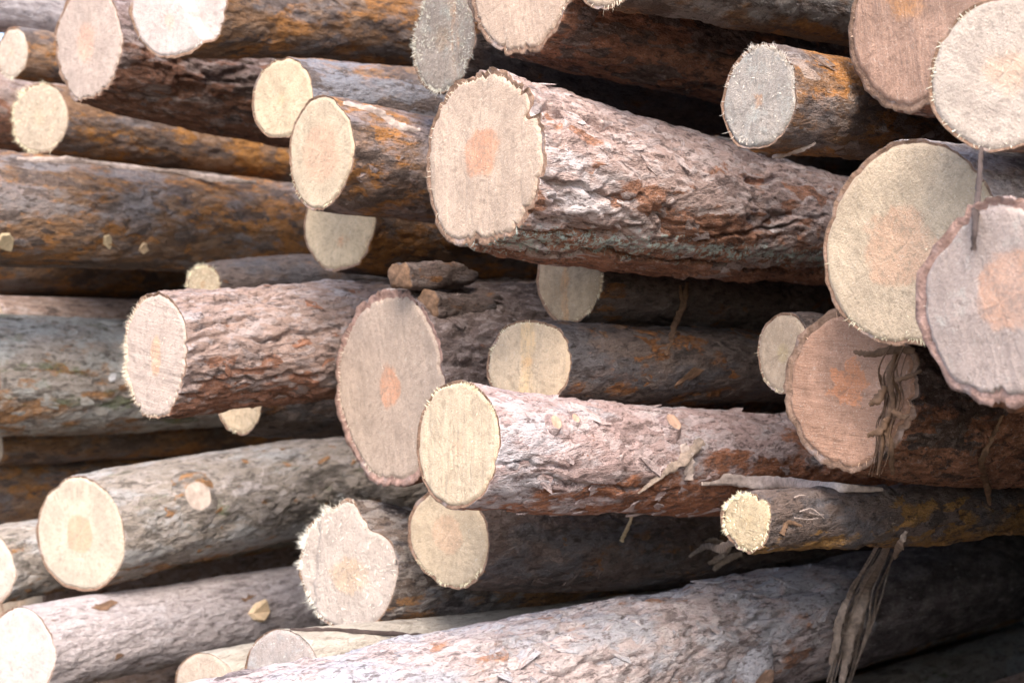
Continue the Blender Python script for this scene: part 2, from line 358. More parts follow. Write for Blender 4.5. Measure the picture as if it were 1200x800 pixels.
HIDDEN = [  # logs deep in the pile: across, up, radius, start along the pile's axis
    (-1.891, -0.925, 0.125, 1.765), (-3.868, -0.924, 0.125, 1.851), (-2.319, -0.924, 0.125, 3.042), (-4.562, -0.924, 0.125, 1.901), (0.074, -0.924, 0.125, 1.848), (-3.041, -0.118, 0.125, 3.07), (-4.118, -0.925, 0.125, 1.987), (-0.008, -0.686, 0.125, 1.797), (-1.171, -0.925, 0.125, 3.235), (-0.906, -0.924, 0.125, 1.825), (-4.579, -0.674, 0.125, 1.968), (-3.928, -0.68, 0.125, 1.973), (-1.185, -0.673, 0.125, 3.15), (-0.87, -0.675, 0.125, 1.816), (-1.616, -0.925, 0.125, 1.731), (-0.401, -0.925, 0.125, 1.701), (-3.356, -0.275, 0.125, 3.338), (-3.617, -0.924, 0.125, 1.954), (-0.072, -0.444, 0.125, 1.75), (-2.675, -0.924, 0.125, 3.082), (-0.653, -0.922, 0.125, 3.182), (-3.086, -0.923, 0.125, 3.339), (-3.916, -0.43, 0.125, 1.857), (-0.953, -0.438, 0.125, 3.162), (-2.88, -0.78, 0.125, 3.161), (-0.088, -0.192, 0.125, 1.787), (-1.516, -0.077, 0.125, 3.296), (-4.59, -0.424, 0.125, 1.88), (-3.338, -0.923, 0.125, 3.281), (-4.464, -0.208, 0.125, 1.899), (-0.556, -0.691, 0.125, 1.711), (-2.498, -0.485, 0.125, 3.056), (-0.518, -0.444, 0.125, 1.703), (-1.85, -0.265, 0.125, 3.206), (-0.32, -0.287, 0.125, 1.766), (-3.666, -0.676, 0.125, 1.931), (-4.025, -0.204, 0.125, 1.852), (-1.406, -0.48, 0.125, 3.334), (-2.777, -0.551, 0.125, 3.068), (-0.401, -0.049, 0.125, 1.812), (-4.34, -0.806, 0.125, 1.994), (-4.714, -0.206, 0.125, 1.954), (-2.764, 0.007, 0.125, 3.329), (-0.291, -0.7, 0.125, 1.761), (-2.318, -0.292, 0.125, 3.319), (-4.575, 0.016, 0.125, 1.938), (-0.735, -0.313, 0.125, 3.324), (-3.894, 0.011, 0.125, 1.949), (-4.35, -0.556, 0.125, 1.953), (0.048, 0.019, 0.125, 1.75), (-1.255, 0.156, 0.12, 3.28), (-0.194, 0.09, 0.125, 1.815), (-0.602, 0.172, 0.125, 3.281), (-3.352, -0.023, 0.125, 3.153), (-3.352, -0.682, 0.116, 3.067), (-2.869, -0.341, 0.105, 3.017), (-3.136, 0.114, 0.125, 3.186), (-2.557, -0.253, 0.113, 3.131), (-3.977, 0.249, 0.125, 1.953), (0.075, 0.27, 0.125, 1.75), (-4.632, 0.26, 0.125, 1.991), (-0.368, 0.269, 0.125, 1.737), (-0.173, -0.947, 0.103, 1.829), (-2.763, 0.258, 0.125, 3.337), (-1.873, 0.272, 0.125, 3.229), (-4.257, 0.391, 0.125, 1.989), (-0.147, 0.387, 0.125, 1.771), (-0.916, -0.184, 0.096, 3.01), (-4.244, -0.137, 0.103, 1.989), (-1.391, 0.361, 0.125, 3.01), (-2.106, -0.962, 0.087, 1.728), (-4.494, 0.466, 0.123, 1.95), (-3.636, 0.444, 0.125, 1.988), (-2.291, -0.697, 0.102, 3.317), (-2.456, 0.447, 0.122, 3.348), (-1.347, -0.266, 0.097, 3.254), (-0.582, 0.422, 0.125, 3.095), (-1.179, 0.561, 0.125, 3.196), (-1.942, -0.724, 0.082, 3.2), (-3.217, -0.54, 0.08, 3.101), (-2.708, 0.502, 0.125, 3.036), (-4.139, -0.715, 0.085, 1.983), (-2.078, -0.316, 0.103, 3.331), (-4.011, 0.496, 0.125, 1.891), (0.218, -0.754, 0.097, 1.794), (-0.698, -0.546, 0.077, 3.025), (-0.357, 0.529, 0.125, 1.823), (-0.778, 0.578, 0.125, 1.84), (-0.532, -0.239, 0.08, 1.703), (-3.094, 0.357, 0.115, 3.051), (-0.029, 0.608, 0.125, 1.75), (-1.158, -0.467, 0.081, 3.306), (-2.657, -0.721, 0.077, 3.258), (-4.403, 0.159, 0.098, 1.933), (-4.389, 0.692, 0.125, 1.914), (-3.801, 0.636, 0.125, 1.5), (-1.388, -0.961, 0.089, 1.725), (-4.744, 0.484, 0.125, 1.943), (-0.315, -0.502, 0.074, 1.836), (-2.112, 0.659, 0.125, 3.299), (-3.197, 0.573, 0.124, 3.225), (0.169, -0.581, 0.08, 1.75), (-2.1, -0.794, 0.081, 3.144), (-2.496, -0.84, 0.07, 3.314), (-1.035, 0.765, 0.125, 1.783), (-2.381, 0.701, 0.125, 3.193), (-1.828, 0.74, 0.125, 3.055), (0.144, -0.408, 0.091, 1.75), (-0.55, 0.687, 0.125, 1.723), (-4.678, 0.726, 0.125, 1.922), (-4.043, 0.744, 0.125, 1.5), (-4.106, -0.571, 0.063, 1.991), (-3.782, -0.272, 0.072, 1.907), (-2.582, 0.108, 0.082, 3.078), (0.112, -0.247, 0.073, 1.778), (-1.883, -0.073, 0.069, 3.284), (-2.976, -0.541, 0.068, 3.203), (-0.919, -0.027, 0.061, 3.025), (-2.858, 0.795, 0.125, 3.087), (-4.333, -0.36, 0.071, 1.858), (-1.12, 0.006, 0.073, 3.068), (-1.381, 0.82, 0.125, 1.753), (-3.144, 0.817, 0.125, 3.002), (-2.668, -0.394, 0.067, 3.186), (-0.262, 0.761, 0.125, 1.835), (-4.381, -0.032, 0.069, 1.921), (-1.623, 0.886, 0.125, 1.764), (-4.11, -0.028, 0.07, 1.887)]
TH = RAD(44.0)                                   # the logs run to the right and away
D = Vector((math.sin(TH), math.cos(TH), 0)); WV = Vector((math.cos(TH), -math.sin(TH), 0))
ROTZ = math.pi / 2 - TH                          # local +X = along the log, local -Y = the flank towards the camera
DRIFT = 0.8

# ------------------------------------------------------------------ ground
def ground():
    g = G('ground_soil'); p = g.obj()
    n = g.noise(p, 3, 6, .65); n2 = g.noise(p, 40, 6, .7)
    c = g.ramp(g.math('ADD', g.math('MULTIPLY', n, .5), g.math('MULTIPLY', n2, .5)), [(.3, (.035, .026, .018)), (.5, (.09, .065, .042)), (.68, (.16, .125, .085))])
    c = g.mix(g.ss(g.noise(g.vm('ADD', p, (9, 4, 0)), 1.2, 5, .6), .55, .68), c, (.06, .08, .03))
    m = g.done(c, .95, g.math('ADD', n, n2), .03)
    k = 80
    xs = np.concatenate([np.linspace(-120, -7, 12), np.linspace(-6, 8, k), np.linspace(9, 120, 12)])
    ys = np.concatenate([np.linspace(-120, -5, 12), np.linspace(-4, 9, k), np.linspace(10, 120, 12)])
    X, Y = np.meshgrid(xs, ys, indexing='ij')
    Z = -0.012 + .012 * fbm(X * 2, Y * 2, X * 0, 3, 3)
    nx, ny = len(xs), len(ys)
    idx = np.arange(nx * ny).reshape(nx, ny)
    Fc = np.stack([idx[:-1, :-1], idx[1:, :-1], idx[1:, 1:], idx[:-1, 1:]], -1).reshape(-1, 4)
    tag(link('ground', mesh('ground', np.stack([X, Y, Z], -1).reshape(-1, 3), Fc), None, [m]), kind='structure')
ground()

# ------------------------------------------------------------------ bark kinds
# geometry: plate length, plate width, furrow depth, plate step, roughness; colours for the material
B = {
 'thick':  dict(geo=(.15, .045, .011, .0058, .0028), dark=(.095, .066, .06), mid=(.44, .32, .285), light=(.68, .60, .59), under=(.44, .22, .14), amt_light=.62, amt_under=.34, under_low=.22, flake=40, blot=.12, lichen=0),
 'rough':  dict(geo=(.09, .034, .008, .0052, .003), dark=(.07, .05, .046), mid=(.33, .235, .20), light=(.56, .48, .465), under=(.37, .18, .115), amt_light=.5, amt_under=.36, under_low=.22, flake=46, blot=.2),
 'flaky':  dict(geo=(.11, .06, .004, .0042, .0016), dark=(.11, .075, .07), mid=(.45, .325, .31), light=(.60, .515, .52), under=(.42, .18, .10), amt_light=.7, amt_under=.18, under_low=.30, flake=26, film=(.50, .47, .50), film_amt=.35, blot=.05),
 'pale':   dict(geo=(.08, .04, .005, .005, .002), dark=(.12, .095, .095), mid=(.46, .375, .365), light=(.62, .565, .57), under=(.50, .27, .18), amt_light=.85, amt_under=.28, flake=34, film=(.40, .405, .45), film_amt=.5, blot=.16),
 'orange': dict(geo=(.10, .055, .0032, .0036, .002), dark=(.07, .052, .045), mid=(.21, .115, .06), light=(.36, .26, .19), under=(.42, .19, .06), amt_light=.45, amt_under=.58, flake=28, stretch=.42, film=(.16, .15, .155), film_amt=.42, rough=.62, blot=.42),
 'grey':   dict(geo=(.10, .055, .0035, .004, .002), dark=(.09, .077, .067), mid=(.34, .29, .25), light=(.56, .51, .475), under=(.42, .22, .10), amt_light=.5, amt_under=.32, under_low=.18, flake=34, film=(.42, .41, .41), film_amt=.4, green=.35, rough=.75, blot=.25),
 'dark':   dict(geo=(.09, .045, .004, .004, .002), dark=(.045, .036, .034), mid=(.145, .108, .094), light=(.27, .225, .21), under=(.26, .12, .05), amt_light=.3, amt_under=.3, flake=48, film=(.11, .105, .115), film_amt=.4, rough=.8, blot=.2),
 'smooth': dict(geo=(.05, .03, .0018, .0022, .0018), dark=(.18, .15, .15), mid=(.45, .39, .385), light=(.60, .55, .56), under=(.30, .19, .14), amt_light=.6, amt_under=.1, flake=70),
 'peeled': dict(geo=(.12, .06, .0008, .001, .0015), dark=(.27, .23, .19), mid=(.46, .41, .35), light=(.58, .53, .47), under=(.48, .36, .27), amt_light=.6, amt_under=.2, flake=22, stretch=.15, rough=.7),
}
def on_log(key, px, py):
    """(distance along the log, angle round it) where the sight line through a photograph pixel meets the bare cylinder"""
    x, y, z, R, aw, az, tap, psi = POS[key]
    r = np.array([(px - 600) / FPX, 1.0, (400 - py) / FPX]); F_ = np.array([x, y, z])
    for t in np.arange(1.2, 5, .004):
        d = r * t - F_; s = d[0]*D.x + d[1]*D.y; e = DRIFT * (1 - math.exp(-max(s, 0) / DRIFT))
        yy, zz = -(d[0]*WV.x + d[1]*WV.y) + aw * e, d[2] - az * e
        if s > 0 and math.hypot(yy, zz) < R * max(.6, 1 - tap * s) * .97: return s, math.atan2(zz, yy) % (2 * math.pi)
    return .5, math.pi
# ------------------------------------------------------------------ the logs
# bark, bark thickness, fine step (m), sawn-end options, fibres (rim count, rim angle, spread, length, on face), label
def LG(bark, bt, step, wood, fib, label, **over): return dict(bark=bark, bt=bt, step=step, wood=wood, fib=fib, label=label, over=over)
X_DARK = (0.205 * POS['X'][1] - POS['X'][0]) / (D.x - 0.205 * D.y)      # past the hanging strip the bark darkens, shade partly painted into its colour
LOGS = {
 'A': LG('thick', .008, .0034, dict(sap=(.72, .61, .47), heart=(.80, .45, .29), hr=.25, hz=.08, hsoft=.03, hasp=.95, hwarp=.16, kerf=88, kerf_amt=.6, grey=.12), (60, 90, 180, .010, 0),
         'thickest log in the middle of the top half, orange heart, furrowed grey bark', lichen=.9),
 'B': LG('orange', .003, .0042, dict(sap=(.79, .70, .50), heart=(.82, .57, .40), hr=.48, hsoft=.07, hasp=.9, grey=.05, kerf_amt=.3), (50, 300, 120, .008, 0),
         'orange-barked log with oval cream end and soft pink heart, just left of the thickest log', film=(.27, .23, .235), film_amt=.5, light=(.42, .34, .32)),
 'C': LG('orange', .003, .005, dict(sap=(.80, .71, .49), heart=(.78, .58, .36), hr=.12, hsoft=.10, grey=.02, kerf_amt=.2), (20, 90, 180, .006, 0),
         'small plain cream log end tucked behind the oval cream one with pink heart', film=(.20, .22, .26), film_amt=.7),
 'D': LG('orange', .004, .005, dict(sap=(.80, .70, .47), heart=(.80, .48, .28), hr=.10, hx=.1, hz=-.35, hwarp=.4, grey=.03, kerf_amt=.3), (20, 180, 180, .006, 0),
         'yellow log end half hidden below the oval cream end with pink heart'),
 'E': LG('rough', .006, .0042, dict(sap=(.70, .62, .53), heart=(.82, .55, .42), hr=.30, hasp=1.25, hsoft=.08, hz=.02, grey=.22, kerf_amt=.35), (40, 0, 180, .007, 0),
         'tall oval greyish log end with pink centre near the top left corner', mid=(.22, .155, .14), under=(.30, .15, .10), amt_under=.42),
 'F': LG('orange', .003, .005, dict(sap=(.76, .70, .54), heart=(.72, .62, .45), hr=.2, hsoft=.15, grey=.08, kerf_amt=.3, rough_relief=2.2), (320, 20, 110, .020, 420),
         'fuzzy frayed log end below the tall greyish oval near the left edge', under=(.40, .18, .045), amt_under=.6),
 'G': LG('orange', .003, .006, dict(sap=(.74, .68, .55), heart=(.7, .6, .45), hr=.15, grey=.1), (30, 270, 90, .015, 30),
         'small orange log with pale end at the left edge beside the tall greyish oval'),
 'H': LG('orange', .005, .0045, dict(sap=(.74, .71, .66), heart=(.82, .55, .43), hr=.16, hasp=1.7, hz=-.30, hx=-.1, hsoft=.05, grey=.10, kerf_amt=.4), (60, 250, 110, .010, 20),
         'white split log end with a pink streak cut off by the top edge, orange bark', amt_under=.62),
 'I': LG('orange', .004, .0038, dict(sap=(.75, .68, .5), heart=(.8, .55, .4), hr=.3), (10, 0, 180, .006, 0),
         'long orange-brown log with grey upper side entering from the left edge', film=(.21, .20, .21), film_amt=.5),
 'J': LG('grey', .004, .0038, dict(sap=(.75, .68, .5), heart=(.8, .55, .4), hr=.3), (10, 0, 180, .006, 0),
         'mottled grey-green log at the left edge beneath a dark gap, its end out of view', film=(.42, .42, .40), film_amt=.6, green=.55),
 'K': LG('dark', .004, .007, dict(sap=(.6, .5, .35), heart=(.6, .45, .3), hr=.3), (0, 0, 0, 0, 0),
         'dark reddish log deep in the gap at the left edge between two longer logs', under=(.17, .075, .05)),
 'L': LG('rough', .006, .0034, dict(sap=(.72, .64, .54), heart=(.82, .54, .36), hr=.30, hasp=1.9, hx=.05, hsoft=.04, grey=.12, kerf=8, kerf_amt=.8), (280, 350, 70, .015, 120),
         'log with flat streaky end and bristling left edge, rough grey-red bark, left of centre', light=(.46, .42, .43), amt_light=.55),
 'M': LG('rough', .014, .0038, dict(sap=(.66, .57, .45), heart=(.78, .44, .28), hr=.22, hasp=1.3, hsoft=.03, grey=.18, greycol=(.44, .41, .40), kerf=80, kerf_amt=.5), (120, 330, 120, .010, 40),
         'large pinkish-grey log end with orange heart at the centre, ragged red bark around it', amt_light=.25, mid=(.15, .11, .10)),
 'N': LG('dark', .003, .0045, dict(sap=(.80, .69, .48), heart=(.8, .52, .3), hr=.1, hz=0., grey=.02, kerf=90, kerf_amt=.9, streak=(.0, .22, (.78, .52, .26))), (90, 60, 110, .006, 0),
         'domed yellow log end with a vertical orange streak, set back right of centre', under=(.30, .13, .05), amt_under=.42),
 'O': LG('dark', .003, .0055, dict(sap=(.66, .55, .37), heart=(.7, .45, .25), hr=.1, grey=.2, kerf=90, kerf_amt=.8, streak=(-.12, .16, (.70, .36, .16)), rough_relief=2.), (60, 190, 90, .008, 60),
         'set-back log end with a rusty stripe directly under the thickest log'),
 'P': LG('flaky', .004, .0032, dict(sap=(.74, .66, .47), heart=(.80, .58, .40), hr=.14, hsoft=.07, hwarp=.25, hx=.05, hz=-.05, grey=.10, kerf=88, kerf_amt=.8), (170, 100, 70, .010, 40),
         'cream-ended log with lavender flaking upper bark and red lower side, in the centre'),
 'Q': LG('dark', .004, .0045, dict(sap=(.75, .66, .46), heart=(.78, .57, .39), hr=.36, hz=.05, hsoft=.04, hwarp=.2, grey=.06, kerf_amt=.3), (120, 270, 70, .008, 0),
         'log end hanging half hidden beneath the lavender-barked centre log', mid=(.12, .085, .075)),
 'R': LG('grey', .004, .005, dict(sap=(.77, .73, .64), heart=(.76, .60, .44), hr=.30, hx=.05, hz=-.1, hsoft=.05, hwarp=.3, grey=.08, kerf=80, kerf_amt=.7, rough_relief=1.8), (520, 20, 75, .021, 260),
         'white frayed log end with a shaggy left rim, near the bottom, left of centre', film=(.2, .2, .22), mid=(.16, .12, .10), dark=(.05, .04, .04)),
 'S': LG('grey', .004, .0036, dict(sap=(.74, .71, .56), heart=(.83, .52, .35), hr=.32, hasp=1.15, hsoft=.025, hwarp=.08, grey=.12, kerf_amt=.3), (90, 120, 120, .007, 0),
         'grey-green log with round pale end and crisp orange heart, lower left', light=(.50, .44, .42), amt_light=.6),
 'T': LG('grey', .003, .006, dict(sap=(.80, .75, .64), heart=(.8, .6, .45), hr=.2), (20, 180, 120, .006, 0),
         'pale log end cut by the left edge, beside the end with the crisp orange heart'),
 'U': LG('smooth', .004, .0042, dict(sap=(.78, .75, .69), heart=(.82, .74, .64), hr=.3, hsoft=.2, grey=.02, kerf_amt=.3), (20, 180, 180, .005, 0),
         'white-ended log with fine lavender-grey bark in the bottom left corner'),
 'V': LG('peeled', .002, .006, dict(sap=(.66, .60, .48), heart=(.55, .5, .42), hr=.35, hsoft=.2, grey=.35), (10, 0, 180, .005, 0),
         'small pale log end at the bottom edge, left of the grey weathered one'),
 'W': LG('peeled', .002, .005, dict(sap=(.52, .50, .46), heart=(.42, .40, .38), hr=.4, hsoft=.2, grey=.55, greycol=(.36, .36, .36)), (30, 90, 120, .006, 120),
         'grey weathered log end with peeled cream flank at the bottom edge'),
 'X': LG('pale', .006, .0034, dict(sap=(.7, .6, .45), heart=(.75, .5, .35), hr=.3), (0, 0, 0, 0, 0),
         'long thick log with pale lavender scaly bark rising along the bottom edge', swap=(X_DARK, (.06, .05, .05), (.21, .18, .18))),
 'Y': LG('dark', .003, .0036, dict(sap=(.79, .70, .45), heart=(.76, .62, .38), hr=.2, hsoft=.15, grey=.03, kerf=90, kerf_amt=.6, rough_relief=2.), (300, 90, 170, .007, 90),
         'thinnest log with bristly yellow end and torn bark, lower right', under=(.40, .22, .08), amt_under=.22, under_low=.2, mid=(.15, .11, .095)),
 'Z': LG('rough', .008, .0042, dict(sap=(.66, .43, .29), heart=(.80, .37, .19), hr=.25, hx=-.02, hz=.06, star=.06, hsoft=.03, hwarp=.34, grey=.08, kerf=4, kerf_amt=1.1), (50, 200, 120, .009, 0),
         'orange-tinted log end with star-shaped heart and thick pink bark rim, right side', amt_light=.2, mid=(.12, .085, .075), dark=(.04, .03, .03)),
 'AA': LG('smooth', .004, .0045, dict(sap=(.79, .70, .50), heart=(.82, .56, .38), hr=.36, hz=-.02, hx=-.1, hsoft=.045, hwarp=.3, grey=.06, kerf=60, kerf_amt=.3, rough_relief=1.6), (160, 230, 90, .009, 60),
         'big round butter-yellow log end with peach centre on the right', light=(.66, .62, .62), amt_light=.8),
 'BB': LG('thick', .009, .0045, dict(sap=(.64, .57, .50), heart=(.78, .50, .36), hr=.36, hx=.12, hz=.14, hsoft=.04, hwarp=.25, grey=.42, greycol=(.50, .47, .42), kerf=70, kerf_amt=.4), (20, 90, 180, .006, 0),
         'large greyish log end with pink bark rim cut by the right edge'),
 'CC': LG('orange', .003, .0055, dict(sap=(.69, .65, .55), heart=(.76, .57, .43), hr=.28, hsoft=.09, hwarp=.3, grey=.2, kerf=30, kerf_amt=.3, rough_relief=1.6), (60, 0, 180, .008, 40),
         'round blurred pale log end in the top right corner'),
 'DD': LG('rough', .008, .0048, dict(sap=(.66, .46, .33), heart=(.80, .43, .21), hr=.28, hx=-.1, hz=.28, hsoft=.06, hwarp=.25, grey=.10, kerf=85, kerf_amt=.9), (20, 90, 180, .006, 0),
         'tall orange-brown log end with dark red bark rim cut by the top edge, right'),
 'EE': LG('orange', .003, .0042, dict(sap=(.56, .55, .48), heart=(.62, .40, .26), hr=.13, hz=-.05, hsoft=.05, hwarp=.5, grey=.5, greycol=(.44, .43, .39), rough_relief=1.8), (260, 95, 80, .012, 160),
         'grey furry log end on an orange-barked log, upper right', light=(.52, .46, .43), amt_light=.6),
 'FF': LG('rough', .006, .0042, dict(sap=(.72, .60, .46), heart=(.78, .55, .38), hr=.2, hz=.3, hsoft=.1, grey=.08, kerf=80, kerf_amt=.6), (40, 250, 120, .006, 0),
         'beige log end cut by the top edge, resting behind the thickest log', amt_light=.2, mid=(.14, .095, .08), dark=(.045, .035, .035), amt_under=.35),
 'GG': LG('dark', .004, .005, dict(sap=(.50, .47, .40), heart=(.5, .4, .3), hr=.2, grey=.5, greycol=(.36, .36, .32), streak=(.35, .14, (.72, .40, .22)), rough_relief=2.5), (420, 0, 150, .014, 700),
         'furry grey log end with rust streaks at the top, left of the beige one'),
 'HH': LG('orange', .004, .0048, dict(sap=(.7, .6, .45), heart=(.75, .5, .35), hr=.3), (60, 200, 120, .014, 0),
         'orange and grey log running along the top edge, right of centre', film=(.30, .29, .29), film_amt=.5),
 'II': LG('dark', .003, .006, dict(sap=(.64, .55, .40), heart=(.55, .45, .28), hr=.2, grey=.1, kerf_amt=.3), (60, 270, 120, .008, 0),
         'small olive log end peeping out behind the one with a star-shaped heart'),
 'JJ': LG('dark', .003, .006, dict(sap=(.80, .69, .46), heart=(.7, .5, .3), hr=.15, grey=.03), (30, 270, 90, .010, 0),
         'sliver of a yellow log end below the log with bristling left edge'),
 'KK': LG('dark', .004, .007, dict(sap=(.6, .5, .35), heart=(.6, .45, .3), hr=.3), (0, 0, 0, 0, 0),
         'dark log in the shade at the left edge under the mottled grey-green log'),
 'LL': LG('dark', .004, .006, dict(sap=(.76, .67, .46), heart=(.7, .5, .3), hr=.15, grey=.03, rough_relief=2.), (160, 60, 150, .016, 80),
         'shaggy yellow tip of a dark log above the one with bristling left edge'),
 'MM': LG('smooth', .004, .007, dict(sap=(.7, .6, .45), heart=(.75, .5, .35), hr=.3), (0, 0, 0, 0, 0),
         'blue-grey barked log in the top left corner'),
}
def crack(key, *q):
    LOGS[key]['furrows'] = [(on_log(key, *a), on_log(key, *c), hw, dp) for (a, c, hw, dp) in q]
crack('A', ((636, 124), (738, 152), .012, .018), ((650, 90), (850, 160), .009, .014), ((560, 288), (700, 300), .011, .018), ((690, 298), (940, 322), .011, .018), ((760, 120), (900, 175), .008, .012), ((820, 285), (940, 262), .008, .012), ((650, 215), (760, 235), .008, .010))
crack('L', ((215, 352), (330, 345), .009, .013), ((230, 385), (300, 372), .008, .011), ((300, 400), (400, 385), .008, .011), ((225, 455), (380, 440), .008, .010))
crack('P', ((640, 560), (780, 580), .007, .008), ((700, 470), (800, 485), .007, .009), ((590, 540), (680, 548), .006, .007))
crack('X', ((560, 760), (760, 715), .009, .011), ((800, 745), (930, 715), .009, .011), ((640, 790), (760, 765), .008, .010), ((860, 700), (960, 690), .007, .009))
LOGS['H']['steps'] = [(150, .15, .022)]
LOGS['R']['steps'] = [(5, .52, .010)]; LOGS['R']['lobes'] = [(94, 9, .15), (124, 17, -.16), (20, 24, .07), (205, 25, -.05)]
LOGS['O']['steps'] = [(180, .02, -.010)]
LOGS['N']['lobes'] = [(40, 20, -.05)]
LOGS['F']['lobes'] = [(60, 25, -.06), (330, 25, .05)]
LOGS['Y']['lobes'] = [(70, 18, .08), (260, 15, .07), (320, 25, -.07)]
LOGS['Q']['lobes'] = [(235, 20, .05), (300, 20, -.05)]
LOGS['AA']['lobes'] = [(15, 25, -.03), (240, 20, .03)]
LOGS['M']['lobes'] = [(300, 22, .03), (60, 25, -.03)]
FIBRE = {}
def fibre_material(col):
    k = tuple(round(c, 1) for c in col)
    if k not in FIBRE: FIBRE[k] = plain_material('wood_fibre', tuple(min(.86, c * 1.08 + .02) for c in col), .25, 90, (1, 1, 1), .8, .0005)
    return FIBRE[k]

def axis_len(s):
    return DRIFT * (1 - np.exp(-np.clip(s, 0, None) / DRIFT))

def profile(s, R, tap):
    return R * np.clip(1 - tap * np.clip(s, 0, None), .6, 1.22)

class Log: pass
ALL = {}

def build_log(key, F, R, aw, az, tap, psi, spec, seed, length, fine=1.0):
    rng = np.random.default_rng(seed)
    st = dict(B[spec['bark']]); st.update(spec['over'])
    geo = st.pop('geo')
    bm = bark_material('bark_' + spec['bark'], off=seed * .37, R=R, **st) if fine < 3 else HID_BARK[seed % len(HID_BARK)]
    root = link('pine_log', None); root.location = F; root.rotation_euler = (0, 0, ROTZ)
    root.empty_display_size = .05
    step = spec['step'] * fine
    bt = min(spec['bt'], R * .13)
    # angles: dense on the flank and top that can be seen, sparse behind
    ph = [0.0]
    while ph[-1] < 2 * math.pi:
        c = math.cos(ph[-1]); ph.append(ph[-1] + (step if c < .35 else step * 2.2) / R)
    ph = np.array(ph[:-1]); nph = len(ph)
    ss = [0.0]
    while ss[-1] < length:
        s = ss[-1]
        ss.append(s + step * (1.0 if s < .75 else 1.6 if s < 1.2 else min(14., 2 + (s - 1.2) * 20)))
    ss = np.array(ss); ns = len(ss)
    Sg, Pg = np.meshgrid(ss, ph, indexing='ij')
    cp, sp = np.cos(Pg), np.sin(Pg)
    Ls, Lw, fd, stp, amp = geo
    if fine < 3:
        cy3, cz3 = cp * R, sp * R
        wx = fbm(Sg*9, cy3*14, cz3*14, 3, seed); wy = fbm(Sg*9, cy3*14, cz3*14, 3, seed + 40)
        patch = sstep(-.25, .35, fbm(Sg*5, cy3*7, cz3*7, 3, seed + 20))           # where the bark is rough, where smoother
        # layered scales: terraces of a warped noise, their outlines running mostly along the stem
        a1 = fbm(Sg*.55/Ls + wx*.5, cy3*.62/Lw + wy*.6, cz3*.62/Lw + wx*.6, 4, seed + 1) * 3.4 + 4
        fr = a1 - np.floor(a1)
        terr = np.floor(a1) + sstep(.0, .22, fr)
        lay = _h(np.floor(a1), np.floor(Sg*0 + 3), Sg*0, seed)
        a2 = fbm(Sg*1.3/Ls + wy, cy3*1.7/Lw + wx, cz3*1.7/Lw + wy, 3, seed + 2) * 3.0 + 4
        terr2 = np.floor(a2) + sstep(.0, .3, a2 - np.floor(a2))
        # furrows: crests of a stretched noise
        rdg = 1 - np.abs(fbm(Sg*.33/Ls + wx*.35, cy3*.55/Lw + wy*.5, cz3*.55/Lw + wx*.5, 3, seed + 5)) * 2.2
        furrow = sstep(.72, .98, rdg) * (.35 + .65 * patch)
        nj = max(6, int(round(2 * math.pi * R / Lw)))
        f1, f2, rid = worley(Sg / Ls + wx * 1.1, Pg / (2 * math.pi) * nj + wy * 1.6, nj, seed)
        e = f2 - f1
        rf = fbm(Sg*40, cy3*90, cz3*90, 3, seed + 80)
        h = -fd * furrow + stp * .75 * (terr - 6) * (.45 + .55*patch) + stp * .30 * (terr2 - 6) * (.4 + .6*patch) + .35 * fd * (sstep(0, .14, e) - 1) * (.3 + .7*patch) + .6 * stp * (rid - 1) + 1.2 * amp * (rf - .5)
        for (q0, q1, hw, dp) in spec.get('furrows', ()):                            # the long cracks the picture shows
            (sa, pa), (sb, pb) = q0, q1
            tt = np.clip((Sg - sa) / (sb - sa), 0, 1)
            pc = pa + (pb - pa) * tt + .10 * fbm(Sg * 22, Sg * 0, Sg * 0, 3, seed + 31)
            dd = np.abs((Pg - pc) * R) / (hw * (.35 + .65 * np.abs(fbm(Sg * 30, Sg*0 + 4, Sg * 0, 2, seed + 33)) * 2.2))
            inside = sstep(sa - .02, sa + .02, Sg) * (1 - sstep(sb - .03, sb + .01, Sg))
            h = h - dp * inside * (1 - sstep(.4, 1.1, dd))
        h = h - np.percentile(h, 96)
        rid = np.clip(.55 * rid + .45 * lay, 0, 1); edge = 1 - furrow
    else:
        h = .004 * (vnoise(Sg*12, cp*R*30, sp*R*30, seed) - 1); rid = vnoise(Sg*8, cp*R*20, sp*R*20, seed + 1) * .5 + .5; edge = rid * 0 + 1
    # slow bumps of the stem itself
    lob = .012 * np.cos(2 * Pg + rng.uniform(0, 6)) + .010 * np.cos(3 * Pg + rng.uniform(0, 6)) - .02
    slow = .016 * fbm(Sg * 3, cp * 1.2, sp * 1.2, 2, seed + 99)
    Rs = profile(Sg, R, tap)
    rad = Rs * (1 + lob + slow) + h
    rad = np.minimum(rad, Rs)
    for (la, lw, lamp) in spec.get('lobes', ()):
        dl = np.abs((Pg - RAD(la) + math.pi) % (2 * math.pi) - math.pi) / RAD(lw)
        rad = rad + lamp * R * np.exp(-dl * dl) * np.exp(-Sg / .12)
    e_ax = axis_len(Sg)
    ky = math.tan(RAD(psi)); kz = rng.uniform(-.06, .06)
    Y0, Z0 = rad * cp, rad * sp
    def xcut(y_, z_):
        v = ky * y_ + kz * z_
        for (sang, soff, sdep) in spec.get('steps', ()):
            q_ = (y_ * math.cos(RAD(sang)) + z_ * math.sin(RAD(sang))) / R + .10 * fbm(y_ * 30, z_ * 30, y_ * 0, 3, seed + 55)
            v = v + sdep * sstep(soff - .02, soff + .03, q_)
        return v
    xf = xcut(Y0, Z0) * np.clip(1 - Sg / .5, 0, 1)
    X = Sg + xf
    X[0] += (.0025 * bt / .004) * np.clip(fbm(cp[0]*6, sp[0]*6, cp[0]*0, 3, seed + 7), -1, 1) + .001
    Y = Y0 - aw * e_ax; Z = Z0 + az * e_ax
